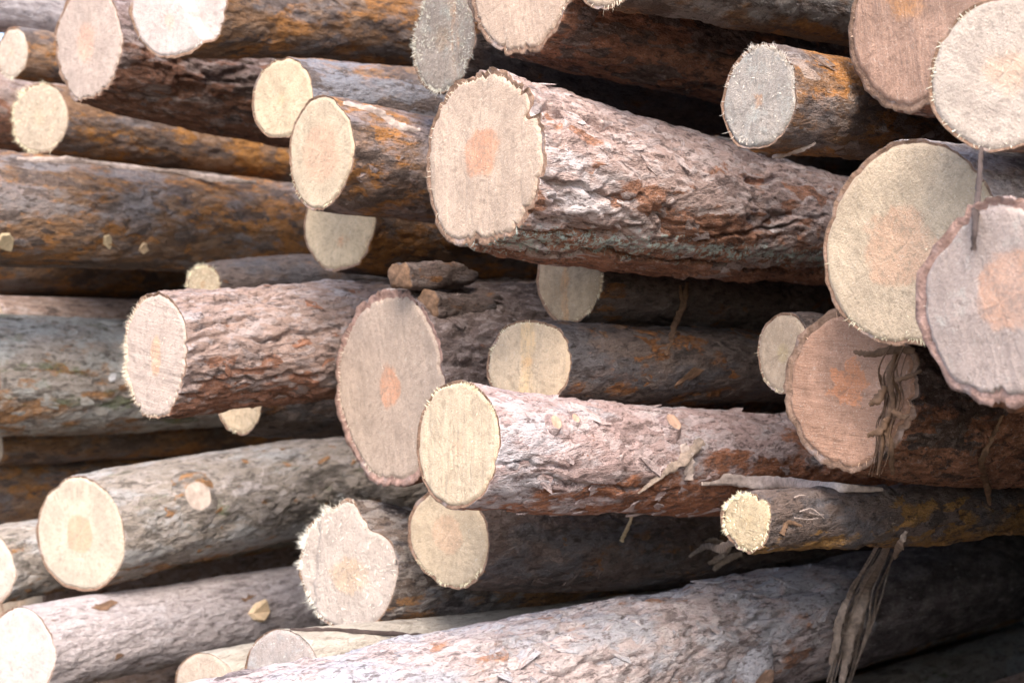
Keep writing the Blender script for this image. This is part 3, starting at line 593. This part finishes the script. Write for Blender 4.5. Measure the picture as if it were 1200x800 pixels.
    V = [np.stack([X, Y, Z], -1).reshape(-1, 3)]
    idx = np.arange(ns * nph).reshape(ns, nph); nx_ = np.roll(idx, -1, 1)
    Fc = [np.stack([idx[:-1], nx_[:-1], nx_[1:], idx[1:]], -1).reshape(-1, 4)]
    # wood radius at the end, and the ring of bark seen end-on
    rwood = np.minimum(rad[0] - bt * np.clip(1 + 1.1 * fbm(cp[0]*1.6, sp[0]*1.6, cp[0]*0, 4, seed + 8), .15, 2.2), rad[0] - .0010)
    rwood = rwood * .5 + .5 * np.minimum(rwood, np.convolve(np.concatenate([rwood[-6:], rwood, rwood[:6]]), np.ones(13) / 13, 'valid'))
    b0 = ns * nph
    xr = xcut(rwood * np.cos(ph), rwood * np.sin(ph))
    mid = (rwood + rad[0]) / 2
    V.append(np.stack([xcut(mid*np.cos(ph), mid*np.sin(ph)) + .0015 + .0015*rng.random(nph), mid*np.cos(ph), mid*np.sin(ph)], -1))
    V.append(np.stack([xr + .003, rwood * .995 * np.cos(ph), rwood * .995 * np.sin(ph)], -1))
    r1 = np.arange(b0, b0 + nph); r2 = r1 + nph
    Fc.append(np.stack([r1, np.roll(r1, -1), np.roll(idx[0], -1), idx[0]], -1))
    Fc.append(np.stack([r2, np.roll(r2, -1), np.roll(r1, -1), r1], -1))
    # far end closed
    ce = b0 + 2 * nph
    V.append(np.array([[ss[-1], V[0].reshape(ns, nph, 3)[-1, :, 1].mean(), V[0].reshape(ns, nph, 3)[-1, :, 2].mean()]]))
    Fc.append(np.stack([idx[-1], np.roll(idx[-1], -1), np.full(nph, ce), np.full(nph, ce)], -1)[:0])
    Vall = np.concatenate(V); Fq = np.concatenate(Fc)
    mi = np.zeros(len(Fq), int); mi[(ns-1)*nph:] = 1
    pl = np.concatenate([rid.ravel(), np.full(2*nph + 1, .5)]); ed = np.concatenate([edge.ravel(), np.ones(2*nph + 1)])
    me = mesh('bark', Vall, Fq, True, mi, dict(plate=pl, edge=ed))
    inner = INNER[0 if bt > .008 else 1]
    link('bark', me, root, [bm, inner])
    # sawn end: rings of vertices with chain ridges and a slightly broken rim
    wo = dict(spec['wood'])
    nr = max(4, int(R / max(step, .004))) if fine < 3 else 3
    fr = (np.arange(1, nr + 1) / nr) ** .9
    FR, PG = np.meshgrid(fr, ph, indexing='ij')
    rr = FR * rwood[None]
    y, z = rr * np.cos(PG), rr * np.sin(PG)
    ka = RAD(wo.get('kerf', 90)); ac = z * math.cos(ka) - y * math.sin(ka)
    rel = .0011 * wo.get('kerf_amt', .5) * fbm(ac * 120, (y + z) * 6, ac * 0, 3, seed + 11) + .0016 * fbm(y * 22, z * 22, y * 0, 4, seed + 12) * wo.get('rough_relief', 1.)
    x = xcut(y, z) + rel + .0035 * sstep(.965, 1.0, FR)
    Vf = np.concatenate([[[float(rel[0].mean()), 0, 0]], np.stack([x, y, z], -1).reshape(-1, 3)])
    ii = 1 + np.arange(nr * nph).reshape(nr, nph); jj = np.roll(ii, -1, 1)
    quads = np.stack([ii[:-1], ii[1:], jj[1:], jj[:-1]], -1).reshape(-1, 4).tolist()
    tris = [(0, int(ii[0, k]), int(jj[0, k])) for k in range(nph)]
    fme = mesh('cut_face', Vf, [tuple(q) for q in quads] + tris, True)
    wm = wood_material('sawn_wood', R, off=seed * .61, **wo) if fine < 3 else HID_WOOD
    face = link('cut_face', fme, root, [wm])
    # far end face of the log
    back = [tuple(Vall[i] + np.array([.0, 0, 0])) for i in idx[-1]]
    link('cut_face', mesh('cut_face', back, [tuple(range(nph))], False), root, [HID_WOOD])
    nrim, ang, spr, ln, nface = spec['fib']; nrim = int(nrim * 2.2)
    if nrim + nface and fine < 3:
        FV, FF_ = [], []
        for k in range(nrim + nface):
            onrim = k < nrim
            if onrim:
                a = RAD(ang) + rng.normal(0, .45) * RAD(spr)
                cl = float(vnoise(np.array([math.cos(a) * 5]), np.array([math.sin(a) * 5]), np.array([0.]), seed)[0])
                if cl < -.1 and rng.random() < .8: continue
                j = int((a % (2*math.pi)) / (2*math.pi) * 997) / 997 * 2 * math.pi
                rw = np.interp(j, ph, rwood, period=2 * math.pi); q = rw * rng.uniform(.93, 1.0)
                dirv = np.array([rng.normal(-.25, .45), math.cos(a) + rng.normal(0, .35), math.sin(a) + rng.normal(0, .35) - .15])
                L_ = ln * rng.uniform(.15, .8) * (1 + max(0, cl))
            else:
                a = rng.uniform(0, 2*math.pi); q = R * .93 * math.sqrt(rng.random())
                q = min(q, np.interp(a, ph, rwood, period=2*math.pi) * .96)
                dirv = np.array([-rng.uniform(.1, .6), rng.normal(0, .6), rng.normal(-.3, .6)])
                L_ = max(.005, ln * .55) * rng.uniform(.3, 1.2)
            yy, zz = q * math.cos(a), q * math.sin(a)
            base = np.array([float(xcut(np.array([yy]), np.array([zz]))[0]) + .0012, yy, zz])
            dirv = dirv / np.linalg.norm(dirv)
            bend = rng.normal(0, .35, 3)
            p1 = base + dirv * L_ * .5; d2 = dirv + bend; d2 /= np.linalg.norm(d2); p2 = p1 + d2 * L_ * .5
            sd_ = np.cross(dirv, rng.normal(0, 1, 3)); sd_ /= np.linalg.norm(sd_) + 1e-9
            tk = np.cross(dirv, sd_)
            wd = rng.uniform(.0002, .0006) if onrim else rng.uniform(.0003, .0008); th = .0002
            o = len(FV)
            for pt, ww in ((base - dirv * .001, wd), (p1, wd * .75)):
                FV += [pt + sd_*ww + tk*th, pt - sd_*ww + tk*th, pt - sd_*ww - tk*th, pt + sd_*ww - tk*th]
            FV.append(p2)
            for m_ in range(4):
                n_ = (m_ + 1) % 4
                FF_.append((o + m_, o + n_, o + 4 + n_, o + 4 + m_)); FF_.append((o + 4 + m_, o + 4 + n_, o + 8))
        fo = link('splinters', mesh('splinters', FV, FF_, False), face, [fibre_material(wo['sap'])])
        fo['kind'] = 'stuff'
    L = Log(); L.root, L.F, L.R, L.aw, L.az, L.tap, L.key, L.mat, L.len = root, Vector(F), R, aw, az, tap, key, bm, length
    L.rad = rad; L.ss = ss; L.ph = ph
    ALL[key] = L
    return L

INNER = [inner_bark_material('inner_bark_pink', (.38, .235, .19)), inner_bark_material('inner_bark_brown', (.26, .16, .11))]
HID_WOOD = wood_material('sawn_wood_plain', .1, (.62, .53, .38), (.62, .45, .3))
HID_BARK = []
for k, nm in enumerate(('rough', 'grey', 'orange')):
    d_ = dict(B[nm]); d_.pop('geo'); HID_BARK.append(bark_material('bark_hidden', off=9.1 + k, **d_))

for i, (key, spec) in enumerate(LOGS.items()):
    x, y, z, R, aw, az, tap, psi = POS[key]
    c0 = x * D.x + y * D.y
    L = build_log(key, (x, y, z + CAMZ), R, aw, az, tap, psi, spec, 11 + i * 7, 5.0 - c0 + .12 * math.sin(i * 2.1))
    tag(L.root, spec['label'], 'log', 'logs in the pile')
hspec = LG('dark', .004, .006, dict(), (0, 0, 0, 0, 0), '')
for i, (w_, z_, r_, c_) in enumerate(HIDDEN):
    P = D * c_ + WV * w_
    L = build_log('hidden%d' % i, (P.x, P.y, z_ + CAMZ), r_ * .995, 0, 0, .0, random.Random(i).uniform(-5, 5), hspec, 400 + i, 5.0 - c_ + .1 * math.sin(i * 1.7), fine=3.0)
    tag(L.root, 'dark log lying deep inside the pile behind the front ends', 'log', 'logs deep inside the pile')

# ------------------------------------------------------------------ pixels to points on a log
def ray(px, py): return Vector(((px - 600) / FPX, 1.0, (400 - py) / FPX))
def local(L, p):
    d = p - L.F; s = d.dot(D); e = float(axis_len(np.array(s)))
    return s, -d.dot(WV) + L.aw * e, d.z - L.az * e
def radius_at(L, s, ph):
    i = min(max(np.searchsorted(L.ss, s), 0), len(L.ss) - 1); j = int(np.searchsorted(L.ph, ph % (2*math.pi))) % len(L.ph)
    return float(L.rad[i, j])
def hit(px, py, keys, lift=0.0):
    """first point where the sight line meets one of the logs, and the way out of the bark there"""
    r = ray(px, py); eye = Vector((0, 0, CAMZ)); t = 1.0
    while t < 5.5:
        p = eye + r * t
        for k in keys:
            L = ALL[k]; s, y, z = local(L, p)
            if 0 <= s < L.len and math.hypot(y, z) < radius_at(L, s, math.atan2(z, y)) + lift:
                n = (-WV * y + Vector((0, 0, z))).normalized()
                return p, n, L
        t += .003
    return None, None, None

# ------------------------------------------------------------------ loose and attached small pieces
STRIP = {
 'grey': plain_material('strip_bark_grey', (.29, .225, .185), .6, 70, (1, 1, 1), .85, .004),
 'brown': plain_material('strip_bark_brown', (.16, .095, .06), .6, 80, (1, 1, 1), .85, .003),
 'dark': plain_material('strip_bark_dark', (.075, .055, .05), .45, 60, (1, 1, 1), .85, .003),
 'pink': plain_material('strip_bark_pink', (.47, .38, .34), .45, 70, (1, 1, 1), .85, .004),
 'straw': plain_material('strip_straw', (.56, .44, .28), .3, 80, (1, 1, 1), .8, .001),
 'white': plain_material('strip_white', (.66, .64, .64), .25, 70, (1, 1, 1), .85, .003),
 'chip': plain_material('wood_chip', (.68, .50, .32), .3, 70, (1, 1, 1), .8, .002),
}
EYE = Vector((0, 0, CAMZ))

def ribbon_mesh(name, pts, widths, thick, rng, rough=.5, curl=.12, origin=None):
    """a tapering strip with thickness, ragged edges and a curled cross-section"""
    n0 = len(pts); P = []; Wd = []
    m = max(10, n0 * 7)
    for k in range(m):                                              # Catmull-Rom through the points
        t = k / (m - 1) * (n0 - 1); i = min(int(t), n0 - 2); f_ = t - i
        a, b, c, d = (pts[max(i-1, 0)], pts[i], pts[i+1], pts[min(i+2, n0-1)])
        P.append(.5 * ((2*b) + (c - a)*f_ + (2*a - 5*b + 4*c - d)*f_**2 + (3*b - a - 3*c + d)*f_**3))
        Wd.append(widths[i] * (1 - f_) + widths[i+1] * f_)
    V, Fc = [], []
    K = 5
    for k in range(m):
        tg = (P[min(k+1, m-1)] - P[max(k-1, 0)]).normalized()
        view = (EYE - P[k]).normalized()
        sd_ = tg.cross(view).normalized(); up = sd_.cross(tg).normalized()
        tw = .35 * math.sin(k * .5 + rng.random() * .4)
        sd_, up = sd_ * math.cos(tw) + up * math.sin(tw), up * math.cos(tw) - sd_ * math.sin(tw)
        wl = Wd[k] * (1 + rng.normal(0, rough) * .5); wr = Wd[k] * (1 + rng.normal(0, rough) * .5)
        for side in (1, -1):
            for j in range(K):
                q = j / (K - 1) * 2 - 1
                off = sd_ * (q * (wl if q < 0 else wr)) + up * ((-q*q + .4) * curl * Wd[k] + rng.normal(0, .05) * Wd[k]) + up * (side * thick * .5 * (1 - .6 * abs(q)))
                V.append(P[k] + off)
    row = 2 * K
    for k in range(m - 1):
        o = k * row
        for j in range(K - 1):
            Fc.append((o + j, o + j + 1, o + row + j + 1, o + row + j))
            Fc.append((o + K + j + 1, o + K + j, o + row + K + j, o + row + K + j + 1))
        Fc.append((o + K, o, o + row, o + row + K)); Fc.append((o + K - 1, o + 2*K - 1, o + row + 2*K - 1, o + row + K - 1))
    for o in (0, (m - 1) * row):
        for j in range(K - 1): Fc.append((o + j + 1, o + j, o + K + j, o + K + j + 1))
    og = origin or P[0]
    return mesh(name, [tuple(v - og) for v in V], Fc, True), og

def on_logs(pxs, keys, lift):
    out = []
    for (a, b) in pxs:
        p, n, L = hit(a, b, keys)
        if p is None: p = out[-1] + Vector(((a - pxs[len(out)-1][0]) / FPX * 2.2, 0, -(b - pxs[len(out)-1][1]) / FPX * 2.2)) if out else EYE + ray(a, b) * 2.2
        out.append(p + (EYE - p).normalized() * lift)
    # no sudden jumps in distance
    dep = [v.y for v in out]
    for _ in range(3): dep = [min(dep[max(i-1, 0)] * .25 + dep[i] * .5 + dep[min(i+1, len(dep)-1)] * .25, dep[i]) for i in range(len(dep))]
    return [EYE + ray(*pxs[i]) * dep[i] for i in range(len(out))]

def bark_strip(name, ribbons, keys, mat, label, cat, group=None, lift=.008, seed=1, parent=None, rough=.4):
    """ribbons: list of (pixel path, half widths in pixels, thickness)"""
    rng = np.random.default_rng(seed); first = None; root = None
    for k, (pxs, wpx, th) in enumerate(ribbons):
        pts = on_logs(pxs, keys, lift + .002 * k)
        wd = [w_ / FPX * p.y for w_, p in zip(wpx, pts)]
        me, og = ribbon_mesh(name, pts, wd, th * .5, rng, rough, origin=None)
        if parent is not None:
            o = link(name, me, parent, [mat]); o.matrix_parent_inverse = Matrix.Identity(4)
            inv = (Matrix.Translation(parent.location) @ Matrix.Rotation(ROTZ, 4, 'Z')).inverted()
            o.matrix_local = inv @ Matrix.Translation(og)
        elif len(ribbons) == 1:
            root = link(name, me, None, [mat]); root.location = og
        else:
            if root is None: root = link(name, None); root.location = og; root.empty_display_size = .02
            o = link('strand', me, root, [mat]); o.location = og - root.location
    if root is not None: tag(root, label, cat, group)
    return root

def fray(path, half, n, seed, shift=1.0):
    """several narrow torn strands side by side along one path"""
    rng = random.Random(seed); out = []
    for k in range(n):
        q = (k + .5) / n * 2 - 1
        i0 = rng.choice((0, 0, 0, 1)); i1 = len(path) - rng.choice((0, 0, 0, 1))
        pp = [(x_ + q * half[i] * shift + rng.gauss(0, 2.2), y_ + rng.gauss(0, 3)) for i, (x_, y_) in enumerate(path)][i0:i1]
        ww = [max(.5, half[i] / n * rng.uniform(.5, 1.4)) for i in range(len(path))][i0:i1]
        ww[-1] *= .35
        out.append((pp, ww, .003))
    return out

bark_strip('bark_strip', fray([(1047, 612), (1036, 648), (1014, 690), (1001, 730), (992, 768), (985, 806)], [6, 12, 18, 20, 18, 12], 15, 2) + [([(1047, 612), (1036, 648), (1014, 690), (1001, 730), (992, 768), (985, 806)], [1, 3, 7, 8, 6, 2], .003),
                          ([(1000, 690), (985, 720), (980, 752), (973, 778)], [2, 5, 5, 2], .002),
                          ([(1062, 622), (1054, 640), (1048, 655)], [2, 5, 1], .002)], ('X', 'Y'), STRIP['grey'],
           'wide grey strip of torn bark hanging across the pale bottom log', 'bark strip', lift=.012, seed=3)
bark_strip('bark_shreds', fray([(1052, 410), (1042, 440), (1047, 470), (1036, 500), (1033, 530), (1028, 556)], [9, 13, 14, 11, 9, 9], 12, 5) + [([(1052, 410), (1042, 440), (1047, 470), (1036, 500), (1033, 530), (1028, 556)], [2, 4, 4, 3, 2, 1], .003),
                           ([(1040, 500), (1044, 530), (1046, 556)], [5, 4, 2], .002),
                           ([(1000, 412), (1022, 415), (1048, 409), (1072, 411)], [2, 4, 5, 3], .003),
                           ([(1046, 446), (1062, 442), (1080, 434)], [4, 3, 1.5], .002),
                           ([(1038, 452), (1028, 468), (1018, 474)], [3, 6, 2], .002),
                           ([(1042, 488), (1030, 505), (1016, 510)], [3, 5, 2], .002),
                           ([(1046, 480), (1056, 488), (1066, 486)], [3, 4, 1], .002)], ('Z', 'AA', 'BB'), STRIP['brown'],
           'tuft of brown bark shreds dangling over the end with star-shaped heart', 'bark shreds', lift=.014, seed=4)
bark_strip('twig', [([(1150, 172), (1147, 215), (1143, 255), (1141, 294)], [2.5, 3.5, 4, 3], .005)], ('AA', 'BB', 'CC'), STRIP['dark'],
           'thin dark twig hanging down over the greyish end with pink rim', 'twig', lift=.012, seed=5)
bark_strip('bark_strip', [([(1176, 486), (1163, 512), (1150, 542), (1156, 566), (1160, 592)], [2, 3, 3.5, 5, 1.5], .002)], ('Z', 'BB', 'Y'), STRIP['brown'],
           'curled thin brown bark strip below the log end at the right edge', 'bark strip', lift=.012, seed=6)
bark_strip('bark_strip', [([(806, 330), (800, 358), (790, 384), (780, 416)], [2, 4, 4, 2], .002),
                          ([(797, 334), (799, 360), (792, 384)], [1.5, 3, 1.5], .002)], ('O', 'N', 'A'), STRIP['brown'],
           'pointed bark sliver hanging in the gap under the thickest log', 'bark strip', lift=.010, seed=7)
bark_strip('straw', [([(744, 597), (737, 614), (728, 634)], [1.2, 2.2, 2.5], .003)], ('P', 'Q'), STRIP['straw'],
           'short straw-coloured stick poking out beneath the lavender-barked log', 'straw', lift=.008, seed=8)
bark_strip('bark_shreds', [([(862, 634), (842, 642), (826, 640), (808, 652)], [4, 5, 3, 1.5], .002),
                           ([(856, 640), (842, 654), (830, 660)], [3, 4, 2], .002),
                           ([(870, 648), (852, 655), (836, 668)], [3, 5, 2], .002),
                           ([(848, 636), (836, 632), (826, 634)], [2, 3, 1], .002)], ('Y', 'X', 'Q'), STRIP['grey'],
           'grey bark shreds under the bristly end of the thinnest log', 'bark shreds', lift=.012, seed=9)
# attached strips
bark_strip('peeled_bark', [([(822, 566), (850, 562), (890, 565), (930, 566), (975, 571), (1034, 573)], [3, 7, 8, 6, 6, 2], .008)], ('Y', 'P'), STRIP['pink'], None, None, lift=.004, seed=10, rough=.15, parent=ALL['Y'].root)
_r = random.Random(5)
for k in range(4):
    x_, y_ = 912 + _r.random() * 40, 574 + _r.random() * 34; a_ = _r.gauss(.1, .22); l_ = _r.uniform(14, 36)
    bark_strip('torn_fibre', [([(x_, y_), (x_ + l_ * .5 * math.cos(a_), y_ + l_ * .5 * math.sin(a_) + _r.gauss(0, 3)), (x_ + l_ * math.cos(a_), y_ + l_ * math.sin(a_) + _r.gauss(0, 4))], [.8, .7, .3], .0012)], ('Y',), STRIP['pink'], None, None, lift=.006 + .002 * k, seed=40 + k, parent=ALL['Y'].root)
bark_strip('torn_fibre', [([(916, 626), (924, 612), (940, 616)], [4, 3, 1], .002)], ('Y',), STRIP['brown'], None, None, lift=.005, seed=13, parent=ALL['Y'].root)
bark_strip('torn_bark', [([(824, 516), (800, 538), (775, 556), (748, 578)], [6, 7, 4, 1], .002)], ('P',), STRIP['grey'], None, None, lift=.006, seed=14, parent=ALL['P'].root)
bark_strip('torn_bark', [([(800, 520), (806, 540), (808, 562)], [5, 8, 5], .004)], ('P',), STRIP['pink'], None, None, lift=.006, seed=15, parent=ALL['P'].root)
bark_strip('torn_bark', [([(402, 122), (440, 132), (470, 150), (492, 152)], [3, 6, 6, 2], .003)], ('B',), STRIP['pink'], None, None, lift=.006, seed=17, parent=ALL['B'].root)
bark_strip('torn_bark', [([(905, 184), (930, 178), (956, 168)], [2, 4, 1.5], .003)], ('EE',), STRIP['pink'], None, None, lift=.005, seed=18, parent=ALL['EE'].root)
bark_strip('torn_bark', [([(340, 738), (390, 738), (440, 741), (495, 744)], [2, 3, 3, 2], .004)], ('W',), STRIP['dark'], None, None, lift=.005, seed=19, parent=ALL['W'].root)
bark_strip('torn_bark', [([(20, 186), (90, 190), (160, 198), (230, 206), (300, 214)], [2, 5, 4, 5, 2], .003)], ('I',), STRIP['pink'], None, None, lift=.003, seed=20, parent=ALL['I'].root)

# ---- chips of wood lying on the logs
def chip(px, py, wpx, hpx, key, mat, label, seed, name='wood_chip', cat='wood chip', thick=.14):
    p, n, L = hit(px, py, (key,))
    if p is None: return
    rng = np.random.default_rng(seed)
    d = p.y / FPX; hw, hh = wpx * d / 2, hpx * d / 2
    k = 8
    an = np.linspace(0, 2*math.pi, k, endpoint=False) + rng.uniform(-.3, .3, k)
    rr = rng.uniform(.65, 1.1, k)
    V, Fc = [], []
    tk = min(hw, hh) * thick
    for zz, sc in ((-tk, .85), (0, 1.), (tk, .8)):
        for a, r_ in zip(an, rr): V.append((hw * r_ * math.cos(a) * sc, zz + rng.normal(0, tk * .15) + .4 * tk * math.cos(a * 2), hh * r_ * math.sin(a) * sc))
    for i in range(2):
        for j in range(k): Fc.append((i*k + j, i*k + (j+1) % k, (i+1)*k + (j+1) % k, (i+1)*k + j))
    Fc.append(tuple(range(k))[::-1]); Fc.append(tuple(range(2*k, 3*k)))
    o = link(name, mesh(name, V, Fc, False), None, [mat])
    yv = -n; xv = Vector((1, 0, 0)); xv = (xv - yv * xv.dot(yv)).normalized(); zv = xv.cross(yv)
    o.matrix_world = Matrix.Translation(p + n * tk * .6) @ Matrix((xv, yv, zv)).transposed().to_4x4()
    tag(o, label, cat, 'chips and flakes lying on the logs')
chip(126, 283, 11, 26, 'I', STRIP['straw'], 'narrow pale wood chip stuck to the long orange-brown log', 21)
chip(168, 291, 14, 22, 'I', STRIP['chip'], 'orange wood chip on the long orange-brown log, right of the pale one', 22)
chip(6, 284, 22, 34, 'I', STRIP['straw'], 'pale wedge of wood on the long orange-brown log at the left edge', 24)
chip(304, 716, 30, 34, 'U', STRIP['chip'], 'rounded ochre chip on the fine lavender-grey log near the bottom', 26, thick=.3)
chip(132, 442, 12, 12, 'J', STRIP['white'], 'small white chip on the mottled grey-green log beside the bristling edge', 27)
chip(1186, 772, 34, 22, 'X', STRIP['dark'], 'dark bark chip in the bottom right corner', 28)
chip(1168, 786, 30, 14, 'X', STRIP['brown'], 'brown bark chip in the bottom right corner', 29)
chip(1025, 792, 18, 14, 'X', STRIP['chip'], 'orange chip at the bottom edge beside the hanging grey bark strip', 30)
chip(300, 512, 16, 12, 'S', STRIP['grey'], 'grey bark crumb on top of the grey-green log with orange heart', 31)

# ---- two thick slabs of bark wedged above the big central end
def slab(px, py, depth, length, h_, t_, label, seed):
    p = EYE + ray(px, py) * depth
    rng = np.random.default_rng(seed)
    nu, nv = 40, 28
    U, A_ = np.meshgrid(np.linspace(0, 1, nu), np.linspace(0, 2*math.pi, nv, endpoint=False), indexing='ij')
    end = np.minimum(np.clip(U * 60, .75, 1), np.clip((1 - U) * 3.5, .05, 1) ** .5)
    end = end * (1 - .25 * U)
    cx_, sx_ = np.cos(A_), np.sin(A_)
    sq = lambda v: np.sign(v) * np.abs(v) ** .6
    Y = sq(cx_) * t_ / 2 * end; Z = sq(sx_) * h_ / 2 * end
    X = U * length
    dn = .14 * h_ * fbm(X * 22, Y * 70 + seed, Z * 70, 5, seed) + .05 * h_ * np.floor(4 * fbm(X * 12, Y * 50, Z * 50, 2, seed + 2))
    Y = Y + dn * cx_; Z = Z + dn * sx_
    V = np.stack([X, Y, Z], -1).reshape(-1, 3)
    idx = np.arange(nu*nv).reshape(nu, nv); nx = np.roll(idx, -1, 1)
    Fc = np.stack([idx[:-1], nx[:-1], nx[1:], idx[1:]], -1).reshape(-1, 4).tolist()
    Fc += [idx[0].tolist()[::-1], idx[-1].tolist()]
    mi = [0] * (len(Fc) - 2) + [1, 1]; mi[:nv] = [1] * nv
    o = link('bark_slab', mesh('bark_slab', V, [tuple(q) for q in Fc], True, mi), None, [ALL['Q'].mat, STRIP['brown']])
    o.location = p; o.rotation_euler = (0, -.04, ROTZ + .08)
    tag(o, label, 'bark slab', 'slabs of loose bark')
pm, nm_, _ = hit(520, 366, ('M',))
dm = pm.y - .02
slab(500, 358, dm, .22, .054, .050, 'lower of two dark bark slabs wedged above the central end with orange heart', 9)
slab(466, 323, dm - .005, .22, .054, .050, 'upper of two dark bark slabs wedged above the central end with orange heart', 5)

# ---- branch stubs and knots
def stub(px, py, key, rpx, height, wood, seed, name='branch_stub'):
    p, n, L = hit(px, py, (key,))
    if p is None: return
    rng = np.random.default_rng(seed); r = rpx * p.y / FPX; k = 20
    V, Fc = [], []
    prof = [(1.9, -.010), (1.35, height * .35), (1.05, height * .8), (.92, height), (.80, height * .96), (.4, height * .93)]
    wob = 1 + .10 * np.array([fbm(np.array([math.cos(a)*2]), np.array([math.sin(a)*2]), np.array([seed*1.]), 2, seed)[0] for a in np.linspace(0, 2*math.pi, k, endpoint=False)])
    for f_, hh in prof:
        for j in range(k):
            a = 2 * math.pi * j / k; V.append((r*f_*wob[j]*math.cos(a), r*f_*wob[j]*math.sin(a), hh + rng.normal(0, .0006)))
    V.append((0, 0, height * .93)); ce = len(V) - 1
    for i in range(len(prof) - 1):
        for j in range(k): Fc.append((i*k + j, i*k + (j+1) % k, (i+1)*k + (j+1) % k, (i+1)*k + j))
    o0 = (len(prof) - 1) * k
    for j in range(k): Fc.append((o0 + j, o0 + (j+1) % k, ce))
    mi = [0] * (3 * k) + [1] * (len(Fc) - 3 * k)
    o = link(name, mesh(name, V, Fc, True, mi), L.root, [L.mat, wood])
    inv = (Matrix.Translation(L.root.location) @ Matrix.Rotation(ROTZ, 4, 'Z')).inverted()
    o.matrix_local = inv @ (Matrix.Translation(p) @ n.to_track_quat('Z', 'Y').to_matrix().to_4x4())
    return o
KNOT = plain_material('knot_wood', (.55, .36, .27), .4, 60, (1, 1, 1), .8, .003)
KNOT2 = plain_material('knot_wood_pale', (.52, .42, .36), .35, 50, (1, 1, 1), .8, .003)
stub(230, 582, 'S', 19, .008, KNOT2, 1)
stub(646, 498, 'P', 9, .012, KNOT, 2)
stub(783, 500, 'P', 12, .016, KNOT, 3)
stub(884, 794, 'X', 22, .022, KNOT, 4)
stub(672, 492, 'P', 6, .006, KNOT, 5, 'knot')

# ---- lifted scales of bark, each a small curved plate on its log
def flake_mesh(seed):
    rng = np.random.default_rng(seed); k = 8
    an = np.linspace(0, 2*math.pi, k, endpoint=False) + rng.uniform(-.3, .3, k); rr = rng.uniform(.45, 1.25, k)
    V, Fc = [], []
    for zt in (0.0, -.0009):
        for ring in (1.0, .55):
            for a, r_ in zip(an, rr):
                x_, y_ = .019 * r_ * ring * math.cos(a), .011 * r_ * ring * math.sin(a)
                V.append((x_, y_, zt - 10 * y_*y_ + 4 * x_ * abs(x_) * (1 if seed % 2 else -1) + rng.normal(0, .0004)))
        V.append((0, 0, zt))
    m = 2 * k + 1
    for b, fl in ((0, 1), (m, -1)):
        for j in range(k):
            q = (b + j, b + (j+1) % k, b + k + (j+1) % k, b + k + j); t_ = (b + k + j, b + k + (j+1) % k, b + 2*k)
            Fc.append(q if fl > 0 else q[::-1]); Fc.append(t_ if fl > 0 else t_[::-1])
    for j in range(k): Fc.append((m + j, m + (j+1) % k, (j+1) % k, j))
    me = mesh('bark_flake', V, Fc, False, None, dict(plate=np.full(len(V), rng.uniform(.25, .7)), edge=np.ones(len(V)))); me.materials.append(None)
    return me
FLAKES = [flake_mesh(50 + i) for i in range(8)]
def flakes(key, count, smin, smax, pmin, pmax, scale, seed, mats=()):
    L = ALL[key]; rng = random.Random(seed)
    for _ in range(count):
        s = rng.uniform(smin, smax); ph = RAD(rng.uniform(pmin, pmax))
        r = radius_at(L, s, ph) + .0002; e = float(axis_len(np.array(s)))
        o = bpy.data.objects.new('bark_flake', rng.choice(FLAKES)); COL.objects.link(o); o.parent = L.root
        nrm = Vector((0, math.cos(ph), math.sin(ph))); ax = Vector((1, 0, 0)); sd_ = nrm.cross(ax)
        M_ = Matrix((ax, sd_, nrm)).transposed().to_4x4()
        sc = scale * rng.uniform(.6, 1.8)
        o.matrix_local = Matrix.Translation((s, r * math.cos(ph) - L.aw * e, r * math.sin(ph) + L.az * e)) @ M_ @ Matrix.Rotation(rng.gauss(0, .4), 4, 'Z') @ Matrix.Rotation(rng.gauss(0, .09), 4, 'Y') @ Matrix.Rotation(rng.gauss(0, .12), 4, 'X') @ Matrix.Diagonal((sc * rng.uniform(.8, 1.7), sc, sc, 1))
        o.material_slots[0].link = 'OBJECT'; o.material_slots[0].material = rng.choice((L.mat,) * 3 + tuple(mats))
flakes('P', 36, .02, .95, 85, 200, .85, 1, ())
flakes('P', 25, .02, .60, 205, 270, .9, 2, ())
flakes('X', 80, .25, 1.6, 80, 230, .9, 3, ())
flakes('A', 40, .03, 1.0, 80, 250, .9, 4, ())
flakes('L', 22, .04, .6, 80, 250, .9, 5, ())
flakes('E', 10, .05, .8, 100, 250, 1.0, 10, ())
flakes('EE', 10, .03, .5, 90, 240, .8, 11, ())
flakes('M', 25, .03, .4, 100, 230, 1.0, 12, ())
flakes('I', 30, .1, 1.0, 95, 250, .9, 8, ())
flakes('J', 30, .1, .9, 95, 230, 1.0, 7, ())
flakes('S', 26, .05, .9, 85, 220, .8, 6, ())
flakes('H', 16, .05, .9, 130, 260, .8, 14, ())
flakes('B', 14, .03, .45, 95, 240, .8, 9, ())
flakes('Q', 30, .05, .9, 110, 230, .9, 15, (STRIP['brown'],))
flakes('N', 24, .05, .9, 90, 220, .8, 16, (STRIP['brown'],))
flakes('O', 14, .05, .8, 110, 230, .8, 17, (STRIP['brown'],))
flakes('U', 20, .05, .9, 85, 200, .7, 18, (STRIP['brown'],))
flakes('FF', 18, .05, .9, 130, 260, .9, 19, ())
flakes('R', 12, .03, .6, 100, 220, .8, 20, (STRIP['brown'],))
